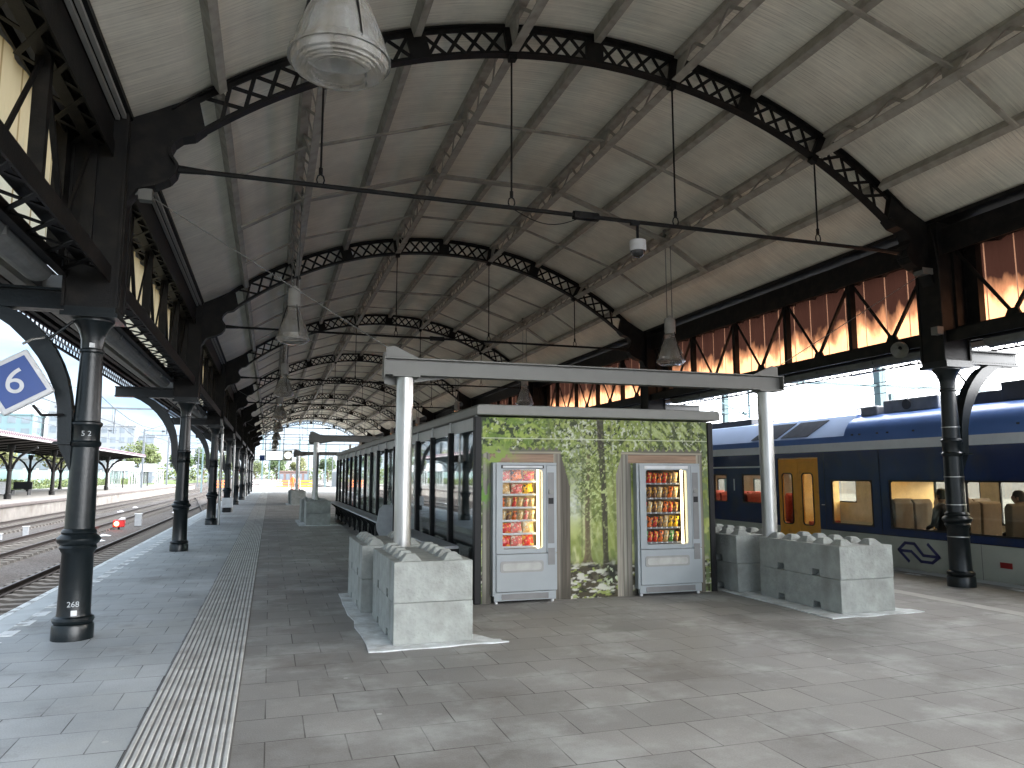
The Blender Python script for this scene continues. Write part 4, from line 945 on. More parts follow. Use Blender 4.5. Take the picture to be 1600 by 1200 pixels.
def snack_mat(col):
    k = tuple(col)
    if k not in SNACK:
        m = mat('wrapper %d' % len(SNACK), col, .3, var=.4, scale=40, dirt=[(.75, .68, .50), (.06, .04, .035), (.80, .42, .05)][len(SNACK) % 3], dscale=26, dlo=.53, dhi=.57)
        SNACK[k] = m
    return SNACK[k]
def vending(x0, wd, yfront, wx0, wx1, wz0, wz1, rows, label, which, dark=False):
    t = empty('vending_machine', (x0, yfront, 0), label, 'vending machine', 'vending machines set in the forest wall')
    D = .80
    # cabinet shell (open front): sides, back, top, bottom
    c = MB(); c.box((0, .05, .10), (.03, D, 1.83)); c.box((wd-.03, .05, .10), (wd, D, 1.83)); c.box((.03, D-.03, .10), (wd-.03, D, 1.83)); c.box((.03, .05, 1.80), (wd-.03, D-.03, 1.83)); c.box((.03, .05, .10), (wd-.03, D-.03, .13))
    c.build('cabinet', VEND, t)
    fx0, fx1 = .045, wd-.16       # glazed door
    n_ = 6
    outer = []
    inn = rrect(wx0, wx1, wz0, wz1, .035, n_, .012)
    cs = [(fx1, .64), (fx1, 1.80), (fx0, 1.80), (fx0, .64)]
    for k in range(4): outer += [cs[k]]*(n_+1)
    o = ring_plate(outer, inn, -.015, .05); d = o.build('door', VEND, t)
    MB().prism(rrect(wx0-.01, wx1+.01, wz0-.01, wz1+.01, .035, n_, .012), 'y', .02, .026).build('window', VGLS, d)
    MB().box((.0, .0, .10), (.042, .05, 1.83)).build('hinge_strip', VEND, t, bevel=.006)
    MB().box((fx0, .0, 1.803), (wd, .05, 1.83)).build('top_rail', VEND, t)
    MB().box((fx0, -.012, .15), (wd-.004, .05, .632)).build('lower_panel', VEND, t, bevel=.008)
    MB().box((wd-.155, -.012, .64), (wd-.004, .05, 1.80)).build('control_strip', VEND, t, bevel=.008)
    MB().box((wd-.135, -.018, .76), (wd-.045, -.0125, 1.70)).build('control_panel', VENDD, t)
    MB().box((wd-.135, -.018, .48), (wd-.04, -.0125, .70)).build('coin_return', VENDD, t)
    g_ = MB().lathe([(.034, 0), (.034, .012), (.02, .014)], 20); o = g_.build('coin_slot', FASC, t, smooth=True); o.location = (wd-.09, -.018, 1.44); o.rotation_euler = (R(90), 0, 0)
    MB().box((wd-.125, -.022, 1.28), (wd-.055, -.0185, 1.36)).build('card_reader', BLACK, t)
    MB().prism(rrect(wx0-.03, wx1+.01, .40, .54, .03, n_, .012), 'y', -.02, -.0125).build('delivery_flap', VENDG, t)
    MB().prism(rrect(wx0-.0, wx1-.02, .425, .515, .03, n_, .01), 'y', -.024, -.0205).build('flap_window', mat('flap window', (.36, .36, .34), .15), t)
    MB().box((wx0-.02, -.02, 1.752 if not dark else 1.755), (wx1+.02, -.0155, 1.795)).build('header_strip', WHITE if dark else BLACK, t)
    if not dark: MB().box((wx0, -.024, 1.760), (wx1, -.0205, 1.788)).build('header_label', WHITE, t)
    MB().box((.02, -.005, .035), (wd-.02, .06, .145)).build('plinth', VEND, t, bevel=.005)
    MB().box((.12, -.012, .05), (wd-.13, -.0055, .125)).build('vent_grille', VENDD, t)
    for xx in (.06, wd-.06): MB().tube((xx, .04, 0), (xx, .04, .034), .022, n=12).build('foot', WHITE, t)
    # interior: bright liner, shelves, lamp
    LN = mat('machine liner', (.40, .32, .18), .6) if not dark else mat('machine dark liner', (.10, .07, .05), .6)
    i_ = MB(); i_.box((.05, .44, .62), (wd-.16, .46, 1.79)); i_.box((.04, .055, .62), (.05, .44, 1.79)); i_.box((wd-.165, .055, .62), (wd-.155, .44, 1.79)); i_.box((.05, .055, 1.785), (wd-.16, .44, 1.795)); i_.build('liner', LN, t)
    MB().tube((wx1-.035, .075, wz0-.0), (wx1-.035, .075, wz1), .015, n=10).build('light_tube', TUBE, t)
    nr = len(rows); H_ = (wz1-wz0)/nr
    for r_, row in enumerate(rows):
        zs = wz1-(r_+1)*H_+.005
        s_ = MB().box((.055, .10, zs), (wx1-.06, .44, zs+.012)); s_.box((.055, .095, zs-.004), (wx1-.06, .10, zs+.022))
        so_ = s_.build('shelf', WHITE if not dark else VENDD, t)
        nI = len(row); W_ = (wx1-.065-wx0)/nI
        for q, (cname, col) in enumerate(row):
            xx = x0+wx0+W_*(q+.5)
            # price tags / coils
            hh = H_*(.82 if nI > 4 else .92)*random.uniform(.85, 1.0); ww = W_*(.98 if nI < 5 else .72)
            g_ = MB(); nn_ = 7; vs = []
            for a_ in range(nn_+1):
                for b_ in range(nn_+1):
                    u, v = a_/nn_, b_/nn_; bul = math.sin(math.pi*u)**.6*math.sin(math.pi*v)**.6*(.032 if nI < 5 else .018)
                    vs.append(((u-.5)*ww*(1-.06*math.sin(math.pi*v)), -bul+random.uniform(-.003, .003), v*hh))
            k2 = len(vs); vs2 = [(x, -y+.0, z) for x, y, z in vs]
            fs = []
            for a_ in range(nn_):
                for b_ in range(nn_):
                    p = a_*(nn_+1)+b_; fs += [(p, p+nn_+1, p+nn_+2, p+1), (k2+p, k2+p+1, k2+p+nn_+2, k2+p+nn_+1)]
            g_.add(vs+vs2, fs)
            o = g_.build('snack_packet', snack_mat(col), smooth=False); o.location = (xx, yfront+.155, zs+.014); o.rotation_euler = (R(-6), R(random.uniform(-7, 7)) if nI < 5 else R(10), R(random.uniform(-10, 10)) if nI < 5 else R(-28))
            tag(o, '%s packet, %s from the left on the %s shelf of the %s vending machine' % (cname, ORD[q], ORD[r_], which), 'snack packet', 'snacks in the %s vending machine' % which)
        cl_ = MB()
        for q in range(nI*2 if nI < 5 else nI):
            xx = wx0+(wx1-.065-wx0)*(q+.5)/(nI*2 if nI < 5 else nI); cl_.cbox((xx, .0935, zs+.012), (.022, .005, .018))
        cl_.build('price_tag', WHITE, so_)
    return t
O_, P_, Y_, W_2, B_, R_2, G_ = ('orange', (.80, .17, .02)), ('pink', (.70, .16, .13)), ('yellow', (.90, .50, .01)), ('cream', (.70, .44, .17)), ('brown', (.20, .09, .045)), ('red', (.62, .03, .02)), ('green', (.08, .30, .05))
vending(2.80, .90, 9.50, .130, .690, .70, 1.735, [[P_, O_, R_2], [W_2, P_, Y_], [O_, W_2, R_2, W_2, P_, W_2], [W_2, B_, O_, W_2, P_, W_2], [R_2, P_, W_2], [R_2, P_, R_2]], 'grey vending machine with wide crisp bags, left one of the two', 'left')
vending(4.90, 1.02, 9.50, .140, .795, .70, 1.735, [[B_, R_2, R_2, O_, R_2, B_, W_2], [W_2, B_, B_, W_2, B_, O_, W_2], [R_2, W_2, B_, W_2, O_, R_2, B_], [O_, O_, R_2, B_, W_2, Y_, Y_], [G_, R_2, R_2, O_, W_2, G_, B_]], 'grey vending machine with dark shelves of candy bars, right one of the two', 'right', True)

# ---- benches along the shelter
def bench(x, y0, y1, label, plate=False, s=-1):
    t = empty('lean_bench', (x, y0, 0), label, 'bench', 'benches fixed outside the shelter')
    Ln = y1-y0
    MB().prism([(-.17, .655), (-.16, .68), (.14, .70), (.16, .68), (.15, .655)], 'y', 0, Ln).build('seat', mat('bench grey', (.26, .275, .29), .4, .2), t)
    nb = max(2, int(Ln/1.35)+1)
    for i in range(nb):
        yy = .1+(Ln-.2)*i/(nb-1)
        MB().prism([(-.14, .65), (.18, .65), (.20, .0), (.14, .0), (.12, .28), (.05, .46), (-.06, .57)], 'y', yy-.02, yy+.02).build('curved_leg', BLACK, t)
    if plate: MB().prism([(-.18, .62), (-.12, .95), (-.04, 1.04), (.17, 1.04), (.17, .28), (-.05, .28), (-.16, .5)], 'y', -.05, -.015).build('end_plate', mat('plate grey', (.34, .36, .38), .4, .2), t)
bench(2.36, 10.2, 13.8, 'short grey topped lean bench between the near block stacks and the shelter glass')
bench(2.36, 16.2, 29.5, 'long grey topped lean bench on curved black legs farther along the shelter', True)
bench(6.42, 10.9, 14.2, 'lean bench on the train side of the shelter, behind the right block stack')
# fire-red pillar inside the shelter
rp = empty('red_cabinet', (2.95, 30.0, 0), 'tall red cabinet standing at the far end inside the shelter', 'cabinet')
MB().box((-.15, -.45, .3), (.15, .45, 1.55)).build('cabinet_body', mat('red paint', (.65, .04, .04), .4), rp, bevel=.01); MB().box((-.1, -.3, 0), (.1, .3, .3)).build('foot', BLACK, rp)

# ================================================================== TRAIN
TX = 11.05; TY0, TY1 = -6.0, 62.0
tr = empty('passenger_train', (TX+1.4, 10, 0), 'navy blue and grey passenger train with yellow doors at the right platform', 'train')
def tv(mb, name, m, parent=None, **k):
    par = parent or tr; mb.v = [(x-TX-1.4, y-10, z) for x, y, z in mb.v]; return mb.build(name, m, par, **k)
doors = [(13.13, 14.46), (32.0, 33.33), (50.5, 51.83)]
# windows: (y0, y1, z0, z1)
wins = [(-4.6, -2.6, .68, 1.58), (-1.9, .6, .68, 1.58), (1.2, 3.7, .68, 1.58), (4.2, 6.9, .68, 1.58), (7.45, 9.62, .68, 1.58), (9.93, 11.24, .68, 1.58), (11.65, 12.77, .68, 1.58), (15.05, 15.83, 1.00, 1.70), (16.46, 17.05, 1.00, 1.70)]
y_ = 17.8
while y_ < 60:
    if not any(d0-1.9 < y_ < d1+.3 for d0, d1 in doors): wins.append((y_, y_+1.4, .68, 1.58))
    y_ += 1.9
wins.sort()
def side(x, thick, mark):
    x0, x1 = (x, x+thick) if thick > 0 else (x+thick, x)
    g_ = MB(); y = TY0
    edges = sorted([(a, b_, 'w', c, d) for a, b_, c, d in wins]+[(a, b_, 'd', 0, 0) for a, b_ in doors])
    for a, b_, k, c, d in edges:
        g_.box((x0, y, .55), (x1, a, 2.16))
        if k == 'w': g_.box((x0, a, .55), (x1, b_, c)); g_.box((x0, a, d), (x1, b_, 2.16))
        else: g_.box((x0, a, 2.05), (x1, b_, 2.16))
        y = b_
    g_.box((x0, y, .55), (x1, TY1, 2.16)); return g_
tv(side(TX, .05, 1), 'side_wall', TRNAVY); tv(side(TX+2.8, -.05, 1), 'side_wall', TRNAVY)
for xx, th in ((TX, .05), (TX+2.75, .05)):
    g = MB(); y = TY0
    for a, b_ in doors+[(TY1, TY1)]: g.box((xx, y, -.78), (xx+th, a, .546)); y = b_
    tv(g, 'lower_body', TRGREY)
    tv(MB().box((xx-.003, TY0, 2.16), (xx+th+.003, TY1, 2.33)), 'white_band', TRWHITE)
roofp = [(0, 2.33), (.015, 2.45), (.06, 2.58), (.14, 2.70), (.26, 2.79), (.42, 2.86), (.8, 2.93), (1.4, 2.96), (2.0, 2.93), (2.38, 2.86), (2.54, 2.79), (2.66, 2.70), (2.74, 2.58), (2.785, 2.45), (2.8, 2.33)]
def bend(p, y0, y1, name, m):
    g_ = MB(); g_.prism([(TX+a, z) for a, z in p], 'y', y0, y1); return tv(g_, name, m, smooth=True)
bend(roofp, TY0, 12.35, 'roof', TRROOF); bend(roofp, 24, TY1, 'roof', TRROOF)
bend([(0, 2.33), (.02, 2.46), (2.78, 2.46), (2.8, 2.33)], 12.35, 24, 'roof', TRROOF)
# pale raised section above the shoulder between 12.3 and 17.5
g = MB(); pal = [(.02, 2.46), (.40, 2.905), (.8, 2.98), (2.0, 2.98), (2.40, 2.905), (2.78, 2.46)]
g.prism([(TX+a, z) for a, z in pal], 'y', 12.35, 24.0); pf = tv(g, 'raised_roof', TRPALE)
for (ya, yb) in ((13.45, 14.35), (14.50, 15.45)):
    g = MB(); nx_, nz_ = -.83, .56
    def PT(t, yy, o_=.012): # along slope from low to high
        x = TX+.02+(.40-.02)*t; z = 2.46+(2.905-2.46)*t; return (x-.76*o_, yy, z+.64*o_)
    sk = .35
    g.add([PT(.10, ya+.02), PT(.10, yb+.02), PT(.85, yb-sk), PT(.85, ya-sk), PT(.10, ya+.02, -.01), PT(.10, yb+.02, -.01), PT(.85, yb-sk, -.01), PT(.85, ya-sk, -.01)], [(0,1,2,3),(7,6,5,4),(0,4,5,1),(1,5,6,2),(2,6,7,3),(3,7,4,0)])
    tv(g, 'roof_panel', mat('dark roof glass', (.08, .09, .11), .2))
g = MB(); g.box((TX+.52, 10.5, 2.88), (TX+1.9, 11.8, 3.14)); g.box((TX+.42, 11.85, 2.86), (TX+1.9, 12.3, 3.05)); tv(g, 'air_conditioner', TRGEAR, bevel=.03)
g = MB(); g.box((TX+.60, -6, 2.88), (TX+2.2, 10.2, 3.10)); g.box((TX+.57, 5.2, 2.9), (TX+2.0, 7.6, 3.18)); g.box((TX+.57, 8.2, 2.9), (TX+2.0, 9.3, 3.22)); tv(g, 'roof_equipment', TRDARK, bevel=.02)
g = MB().box((TX+.6, 16.2, 2.95), (TX+1.8, 18.4, 3.10)); tv(g, 'roof_equipment', TRDARK, bevel=.02)
g = MB().lathe([(.10, 0), (.10, .02)], 20); o = g.build('fan', TRDARK, tr); o.location = (TX+.515-TX-1.4, 11.2-10, 3.02); o.rotation_euler = (0, R(-90), 0)
# little marker dots on shoulder
g = MB()
for y in (8.6, 10.6, 11.2, 11.45, 11.9, 12.1): g.cbox((TX+.0, y, 2.47), (.03, .03, .03))
tv(g, 'roof_bolt', TRDARK)
for xx in (TX+.012, TX+2.76):
    for a, b_, c, d in wins:
        o = tv(MB().box((xx, a+.01, c+.01), (xx+.006, b_-.01, d-.01)), 'window', TGLS)
        inn = rrect(a+.03, b_-.03, c+.03, d-.03, .05, 4); cs = [(b_+.0, c), (b_+.0, d), (a, d), (a, c)]; outer = []
        for k in range(4): outer += [cs[k]]*5
        g = ring_plate(outer, inn, 0, .03); g.v = [(xx+.0 if xx < TX+1 else xx, p[0], p[2]) if False else (xx-.016+p[1], p[0], p[2]) for p in g.v]
        tv(g, 'window_frame', BLACK, o)
g = MB().box((TX-.004, 14.75, 1.85), (TX+.0, 22.5, 1.885)); tv(g, 'thin_grey_stripe', TRWHITE)
DGL = glass('door glass', (.80, .78, .72))
for a, b_ in doors:
    m_ = (a+b_)/2
    for (p, q) in ((a+.01, m_-.006), (m_+.006, b_-.01)):
        inn = rrect(p+.17, q-.12, .60, 1.72, .08, 6); cs = [(q, -.05), (q, 2.03), (p, 2.03), (p, -.05)]; outer = []
        for k in range(4): outer += [cs[k]]*7
        g = ring_plate(outer, inn, 0, .05); g.v = [(TX+.015+v[1], v[0], v[2]) for v in g.v]; d = tv(g, 'door_leaf', YELL)
        g = ring_plate(rrect(p+.165, q-.115, .595, 1.725, .085, 6), rrect(p+.19, q-.14, .62, 1.70, .07, 6), 0, .012); g.v = [(TX+.004+v[1], v[0], v[2]) for v in g.v]; tv(g, 'rubber_seal', BLACK, d)
        tv(MB().box((TX+.03, p+.16, .59), (TX+.04, q-.11, 1.73)), 'door_glass', DGL, d)
    tv(MB().box((TX+2.76, a, -.05), (TX+2.79, b_, 2.03)), 'far_door', YELL)
# interior
TLIN = mat('train inner panel', (.42, .38, .31), .6)
tv(side(TX+2.745, -.012, 1), 'inner_lining', TLIN)
tv(MB().box((TX+.06, TY0, .0), (TX+2.74, TY1, .04)), 'floor', VENDD)
tv(MB().box((TX+.06, TY0, 2.06), (TX+2.74, TY1, 2.12)), 'ceiling', mat('train ceiling', (.55, .5, .42), .6))
for xx in (.08, 2.42): tv(MB().box((TX+xx, TY0, 1.86), (TX+xx+.30, TY1, 1.875)), 'luggage_rack', VENDG)
TLITE = emis('train ceiling light', (1, .82, .55), 2.2)
tv(MB().box((TX+1.25, TY0+.5, 2.045), (TX+1.55, TY1-.5, 2.058)), 'ceiling_lamp', TLITE)
YP = mat('yellow partition', (.80, .50, .16), .5)
for y in (8.95, 12.75, 15.6, 31.6, 33.6): tv(MB().box((TX+1.5, y, .05), (TX+2.7, y+.05, 2.05)), 'partition', YP)
tv(MB().box((TX+2.1, 7.9, 1.0), (TX+2.14, 8.3, 1.75)), 'partition', YP)
sseat = MB().box((-.22, -.22, .40), (.22, .22, .50)); sseat.prism([(.18, .50), (.30, .50), (.33, 1.14), (.24, 1.18), (.18, 1.1)], 'x', -.22, .22)
sp = None
def seat(x, y, rz, m):
    o = sseat_obj[m.name].copy(); sc.collection.objects.link(o); o.parent = tr; o.location = (x-TX-1.4, y-10, .04); o.rotation_euler = (0, 0, rz)
sseat_obj = {}
for m in (SEATB, SEATR):
    o = MB(); o.v = list(sseat.v); o.f = list(sseat.f); q = o.build('seat', m, tr, bevel=.02); q.location = ((TX+2.3)-TX-1.4, -5.5-10+(.9 if m is SEATR else 0), .04); sseat_obj[m.name] = q
for y in np.arange(-4.5, 30, .92):
    if any(a-.5 < y < b_+.5 for a, b_ in doors): continue
    for xo in (.42, .90, 1.95, 2.42):
        seat(TX+xo, y, 0 if int(y*10) % 2 else math.pi, SEATR if 14.5 < y < 22 else SEATB)
for y_s in (-3.5, 1.0, 3.95, 7.2, 9.78, 11.45, 12.95, 14.62, 17.4, 20.1, 23.0, 26.0):
    tv(MB().box((TX-.0015, y_s-.006, .56), (TX+.001, y_s+.006, 2.155)), 'panel_seam', BLACK)
for y_s in (-1.0, 2.5, 6.0, 9.4, 12.6): tv(MB().box((TX-.0015, y_s-.005, -.7), (TX+.001, y_s+.005, .54)), 'panel_seam', VENDD)
tv(MB().box((TX-.004, TY0, .548), (TX+.002, 13.1, .560)), 'trim_strip', BLACK)
MB().lathe([(.035, 0), (.035, .015)], 16).build('door_button', WHITE, tr).location = (-1.4-.012, 13.0-10, 1.05)
# logo (arrow-shaped double band), number, lamp and small marks
LG = mat('logo navy', (.02, .02, .10), .4)
def band(pts, wd, name='logo'):
    g_ = MB()
    for a, b_ in zip(pts[:-1], pts[1:]):
        A = Vector((0, a[0], a[1])); B = Vector((0, b_[0], b_[1])); dv = (B-A).normalized()*wd*.28
        g_.bar(Vector((TX-.006, 0, 0))+A-dv, Vector((TX-.006, 0, 0))+B+dv, .008, wd, (1, 0, 0))
    return g_
# viewed from the platform: left = larger y.  x' = (11.12 - y)
YL, YRt, ZT, ZB, ZM = 11.12, 10.20, .475, .135, .305
def q(u, v): return (YL+(YRt-YL)*u, ZB+(ZT-ZB)*v)
lg = [band([q(.27, -.02), q(.03, .52), q(.20, .92), q(.42, .92), q(.62, .36), q(.92, .36)], .05),
      band([q(.09, .50), q(.34, .50), q(.56, .04), q(.82, .04), q(.98, .36), q(.74, .95)], .05)]
g = MB()
for l_ in lg: g.add(l_.v, l_.f)
tv(g, 'logo', LG)
o = text(tr, '1', .42, (TX-.003-TX-1.4, 16.16-10, 1.42), (R(90), 0, R(-90)), TRWHITE, 'class_number', .002)
tv(MB().box((TX-.012, 8.88, .21), (TX+.0, 9.08, .30)), 'side_reflector', mat('dark red', (.25, .01, .01), .3))
tv(MB().box((TX+.1, TY0, -.95), (TX+2.7, TY1, -.75)), 'underframe', BLACK)
for (ya) in (TY0, TY1): tv(MB().prism([(TX+a, z) for a, z in roofp]+[(TX+2.8, -.7), (TX, -.7)], 'y', ya-.03, ya+.03), 'end_wall', TRNAVY)

# far white train / vehicle beyond
ft = empty('distant_train', (14.2, 128, -.7), 'distant white train with a dark windscreen beyond the shelter', 'train')
MB().prism([(-1.4, 0), (1.4, 0), (1.4, 3.2), (1.0, 3.9), (-1.0, 3.9), (-1.4, 3.2)], 'y', 0, 40).build('body', WHITE, ft, bevel=.15)
MB().box((-1.1, -.04, 1.4), (1.1, -.005, 2.9)).build('windscreen', BLACK, ft); MB().box((-1.2, -.03, 3.2), (1.2, -.005, 3.5)).build('destination_display', VENDD, ft)

# ================================================================== PEOPLE
def skin_body(name, verts, edges, radii, m, parent, root=0, sub=1):
    me_ = bpy.data.meshes.new(name); me_.from_pydata(verts, edges, []); o_ = bpy.data.objects.new(name, me_); sc.collection.objects.link(o_)
    md = o_.modifiers.new('skin', 'SKIN'); md.use_smooth_shade = True
    for i, r_ in enumerate(radii): me_.skin_vertices[0].data[i].radius = (r_, r_) if not isinstance(r_, tuple) else r_; me_.skin_vertices[0].data[i].use_root = (i == root)
    o_.modifiers.new('sub', 'SUBSURF').levels = sub; o_.modifiers['sub'].render_levels = sub
    me_.materials.append(m); o_.parent = parent; return o_
def head(parent, loc, rz=0, helmet=None):
    h = empty('head_pivot', loc); bpy.data.objects.remove(h)
    x, y, z = loc
    g_ = MB(); n_ = 14; vs = []; prof = [(.0, -.115), (.035, -.11), (.055, -.08), (.068, -.03), (.074, .02), (.072, .06), (.055, .095), (.028, .115), (.001, .12)]
    for r_, zz in prof:
        for i in range(n_):
            a = 2*math.pi*i/n_; f = 1.18 if math.sin(a) < 0 else 1.05
            px, py = r_*math.cos(a)*.95, r_*math.sin(a)*f
            if math.sin(a) < -.9 and -.04 < zz < .03: py -= .022       # nose
            vs.append((px, py, zz))
    fs = [(k*n_+i, k*n_+(i+1) % n_, (k+1)*n_+(i+1) % n_, (k+1)*n_+i) for k in range(len(prof)-1) for i in range(n_)]
    g_.add(vs, fs)
    for sx_ in (-1, 1): g_.cbox((sx_*.076, .01, -.005), (.016, .03, .055))
    o_ = g_.build('head', SKIN, parent, smooth=True); o_.location = loc; o_.rotation_euler = (0, 0, rz)
    e_ = MB()
    for sx_ in (-1, 1): e_.cbox((sx_*.028, -.083, .015), (.018, .008, .008))
    e_.cbox((0, -.078, -.06), (.035, .008, .008)); e_.build('face_features', HAIRM, o_)
    hp = [(.078, .0), (.084, .04), (.078, .085), (.05, .125), (.001, .14)]
    hg = MB(); vs = []
    for r_, zz in hp:
        for i in range(n_):
            a = 2*math.pi*i/n_; dz = -.05 if math.sin(a) > -.2 and zz < .02 else (.045 if zz < .02 else 0)
            vs.append((r_*math.cos(a), r_*math.sin(a)*1.12+.004, zz+dz))
    hg.add(vs, [(k*n_+i, k*n_+(i+1) % n_, (k+1)*n_+(i+1) % n_, (k+1)*n_+i) for k in range(len(hp)-1) for i in range(n_)])
    hg.build('hair' if helmet is None else 'helmet', HAIRM if helmet is None else helmet, o_, smooth=True)
    return o_
def hands(parent, pts):
    for (x, y, z, s_) in pts:
        V = [(x, y, z)]; E = []; Rr = [.026]
        for k in range(4):
            b_ = len(V); V += [(x+s_*(.012*k-.018), y-.05, z-.02+.002*k), (x+s_*(.013*k-.020), y-.085, z-.045)]; E += [(0, b_), (b_, b_+1)]; Rr += [.010, .008]
        b_ = len(V); V += [(x+s_*-.04, y-.02, z-.01), (x+s_*-.045, y-.05, z-.02)]; E += [(0, b_), (b_, b_+1)]; Rr += [.011, .009]
        skin_body('hand', V, E, Rr, SKIN, parent)
def sitter(loc, rz, label, cloth):
    t = empty('person', loc, label, 'person', None, rz)
    V = [(0, 0, .52), (0, .03, .72), (0, .04, .95), (0, .03, 1.06), (0, .02, 1.14), (-.10, -.02, .52), (-.13, -.42, .55), (-.13, -.44, .12), (-.13, -.55, .07), (.10, -.02, .52), (.13, -.42, .55), (.13, -.44, .12), (.13, -.55, .07),
         (-.17, .03, 1.0), (-.23, .0, .76), (-.16, -.22, .68), (.17, .03, 1.0), (.23, .0, .76), (.16, -.22, .68)]
    E = [(0, 1), (1, 2), (2, 3), (3, 4), (0, 5), (5, 6), (6, 7), (7, 8), (0, 9), (9, 10), (10, 11), (11, 12), (3, 13), (13, 14), (14, 15), (3, 16), (16, 17), (17, 18)]
    Rr = [.14, .13, .15, .08, .05, .09, .065, .05, .035, .09, .065, .05, .035, .065, .045, .035, .065, .045, .035]
    skin_body('clothes', V, E, Rr, cloth, t); head(t, (0, 0, 1.27)); hands(t, [(-.14, -.27, .67, 1), (.14, -.27, .67, -1)])
def stander(loc, rz, label):
    t = empty('person', loc, label, 'person', None, rz)
    V = [(0, 0, .95), (0, .0, 1.15), (0, .0, 1.36), (0, 0, 1.46), (0, 0, 1.52), (-.09, 0, .90), (-.10, -.05, .50), (-.11, .02, .10), (-.11, -.12, .05), (.09, 0, .90), (.12, .05, .50), (.12, .12, .10), (.12, 0, .05),
         (-.18, 0, 1.40), (-.25, .0, 1.14), (-.22, -.16, .96), (.18, 0, 1.40), (.25, .0, 1.14), (.22, -.16, .98)]
    E = [(0, 1), (1, 2), (2, 3), (3, 4), (0, 5), (5, 6), (6, 7), (7, 8), (0, 9), (9, 10), (10, 11), (11, 12), (3, 13), (13, 14), (14, 15), (3, 16), (16, 17), (17, 18)]
    Rr = [.14, .14, .16, .08, .05, .10, .075, .055, .045, .10, .075, .055, .045, .07, .055, .04, .07, .055, .04]
    skin_body('work_clothes', V, E, Rr, HIVIS, t); head(t, (0, -.01, 1.64), helmet=WHITE); hands(t, [(-.21, -.20, .93, 1), (.21, -.20, .95, -1)])
sitter((TX+.55, 9.12, .02), R(200), 'passenger with dark hair seated behind the train window right of the near column', CLOTH)
sitter((TX+.50, 10.55, .02), R(180), 'dark haired passenger seen from behind in the window left of the near column', CLOTH)
sitter((TX+1.0, 11.0, .02), R(10), 'dim seated passenger at the left end of the window left of the near column', mat('grey coat', (.12, .12, .13), .9))
stander((2.55, 92.0, 0), R(20), 'worker in orange clothes and white helmet on the far platform, right of the clock')
stander((3.25, 95.0, 0), R(-60), 'worker in orange clothes farther back by the yellow barrier')

# ================================================================== SMALL THINGS ON THE TRACK SIDE
sgn = empty('dwarf_signal', (-7.1, 42.0, -.98), 'low dwarf signal showing a bright red lamp between the tracks', 'signal')
MB().box((-.26, -.18, .10), (.26, .18, .46)).build('signal_head', mat('signal red hood', (.45, .015, .015), .5), sgn, bevel=.05)
MB().tube((0, 0, 0), (0, 0, .10), .05).build('signal_post', BLACK, sgn)
g = MB().lathe([(.11, 0), (.11, .02), (.05, .04)], 24); o = g.build('red_lamp', REDL, sgn, smooth=True); o.location = (-.08, -.19, .28); o.rotation_euler = (R(90), 0, 0)
MB().prism([(-.02, .47), (.27, .47), (.27, .55), (.10, .58)], 'y', -.20, .16).build('visor', WHITE, sgn)
for i, (x, y, z, wd, hh, nm) in enumerate(((-6.6, 44.5, -.98, .34, .62, 'pale grey track cabinet beside the red dwarf signal'), (-10.9, 34.6, -.98, .30, .28, 'small white lineside box left of the near column'), (-10.6, 36.4, -.98, .22, .24, 'smaller white lineside box next to its twin by the left tracks'), (-10.2, 38.5, -.98, .22, .40, 'white lineside post seen right at the near column edge'))):
    t = empty('lineside_box', (x, y, z), nm, 'box', 'white boxes between the tracks')
    MB().box((-wd/2, -wd/3, 0), (wd/2, wd/3, hh)).build('box_body', mat('lineside grey', (.30, .31, .32), .6), t, bevel=.015); MB().box((-wd/2-.02, -wd/3-.02, hh+.002), (wd/2+.02, wd/3+.02, hh+.03)).build('lid', WHITE, t)
def litter(x, y, lab, seed):
    r_ = random.Random(seed); g_ = MB(); n_ = 9; vs = [(0, 0, .07)]
    for i in range(n_): a = 2*math.pi*i/n_; q_ = r_.uniform(.14, .3); vs.append((q_*math.cos(a), q_*math.sin(a), r_.uniform(.0, .03)))
    for i in range(n_): a = 2*math.pi*(i+.5)/n_; q_ = r_.uniform(.06, .12); vs.append((q_*math.cos(a), q_*math.sin(a), r_.uniform(.05, .1)))
    fs = []
    for i in range(n_):
        j = (i+1) % n_; fs += [(1+i, 1+j, 1+n_+i), (1+j, 1+n_+j, 1+n_+i), (0, 1+n_+i, 1+n_+j)]
    g_.add(vs, fs); o_ = g_.build('crumpled_bag', WHITE, fixn=False); o_.location = (x, y, -.99); tag(o_, lab, 'litter', 'white litter between the tracks')
litter(-6.5, 34.5, 'white crumpled bag on the ballast just below the red signal', 1); litter(-6.9, 37.5, 'white crumpled bag on the ballast, left of its neighbours under the signal', 2); litter(-6.3, 31.8, 'white crumpled bag nearest the platform on the ballast', 3)
litter(-6.5, 60, 'white scrap on the ballast beyond the second column', 4); litter(-10.4, 62, 'white scrap beside the crossover rails', 5); litter(-10.7, 70, 'farthest white scrap among the left tracks', 6)

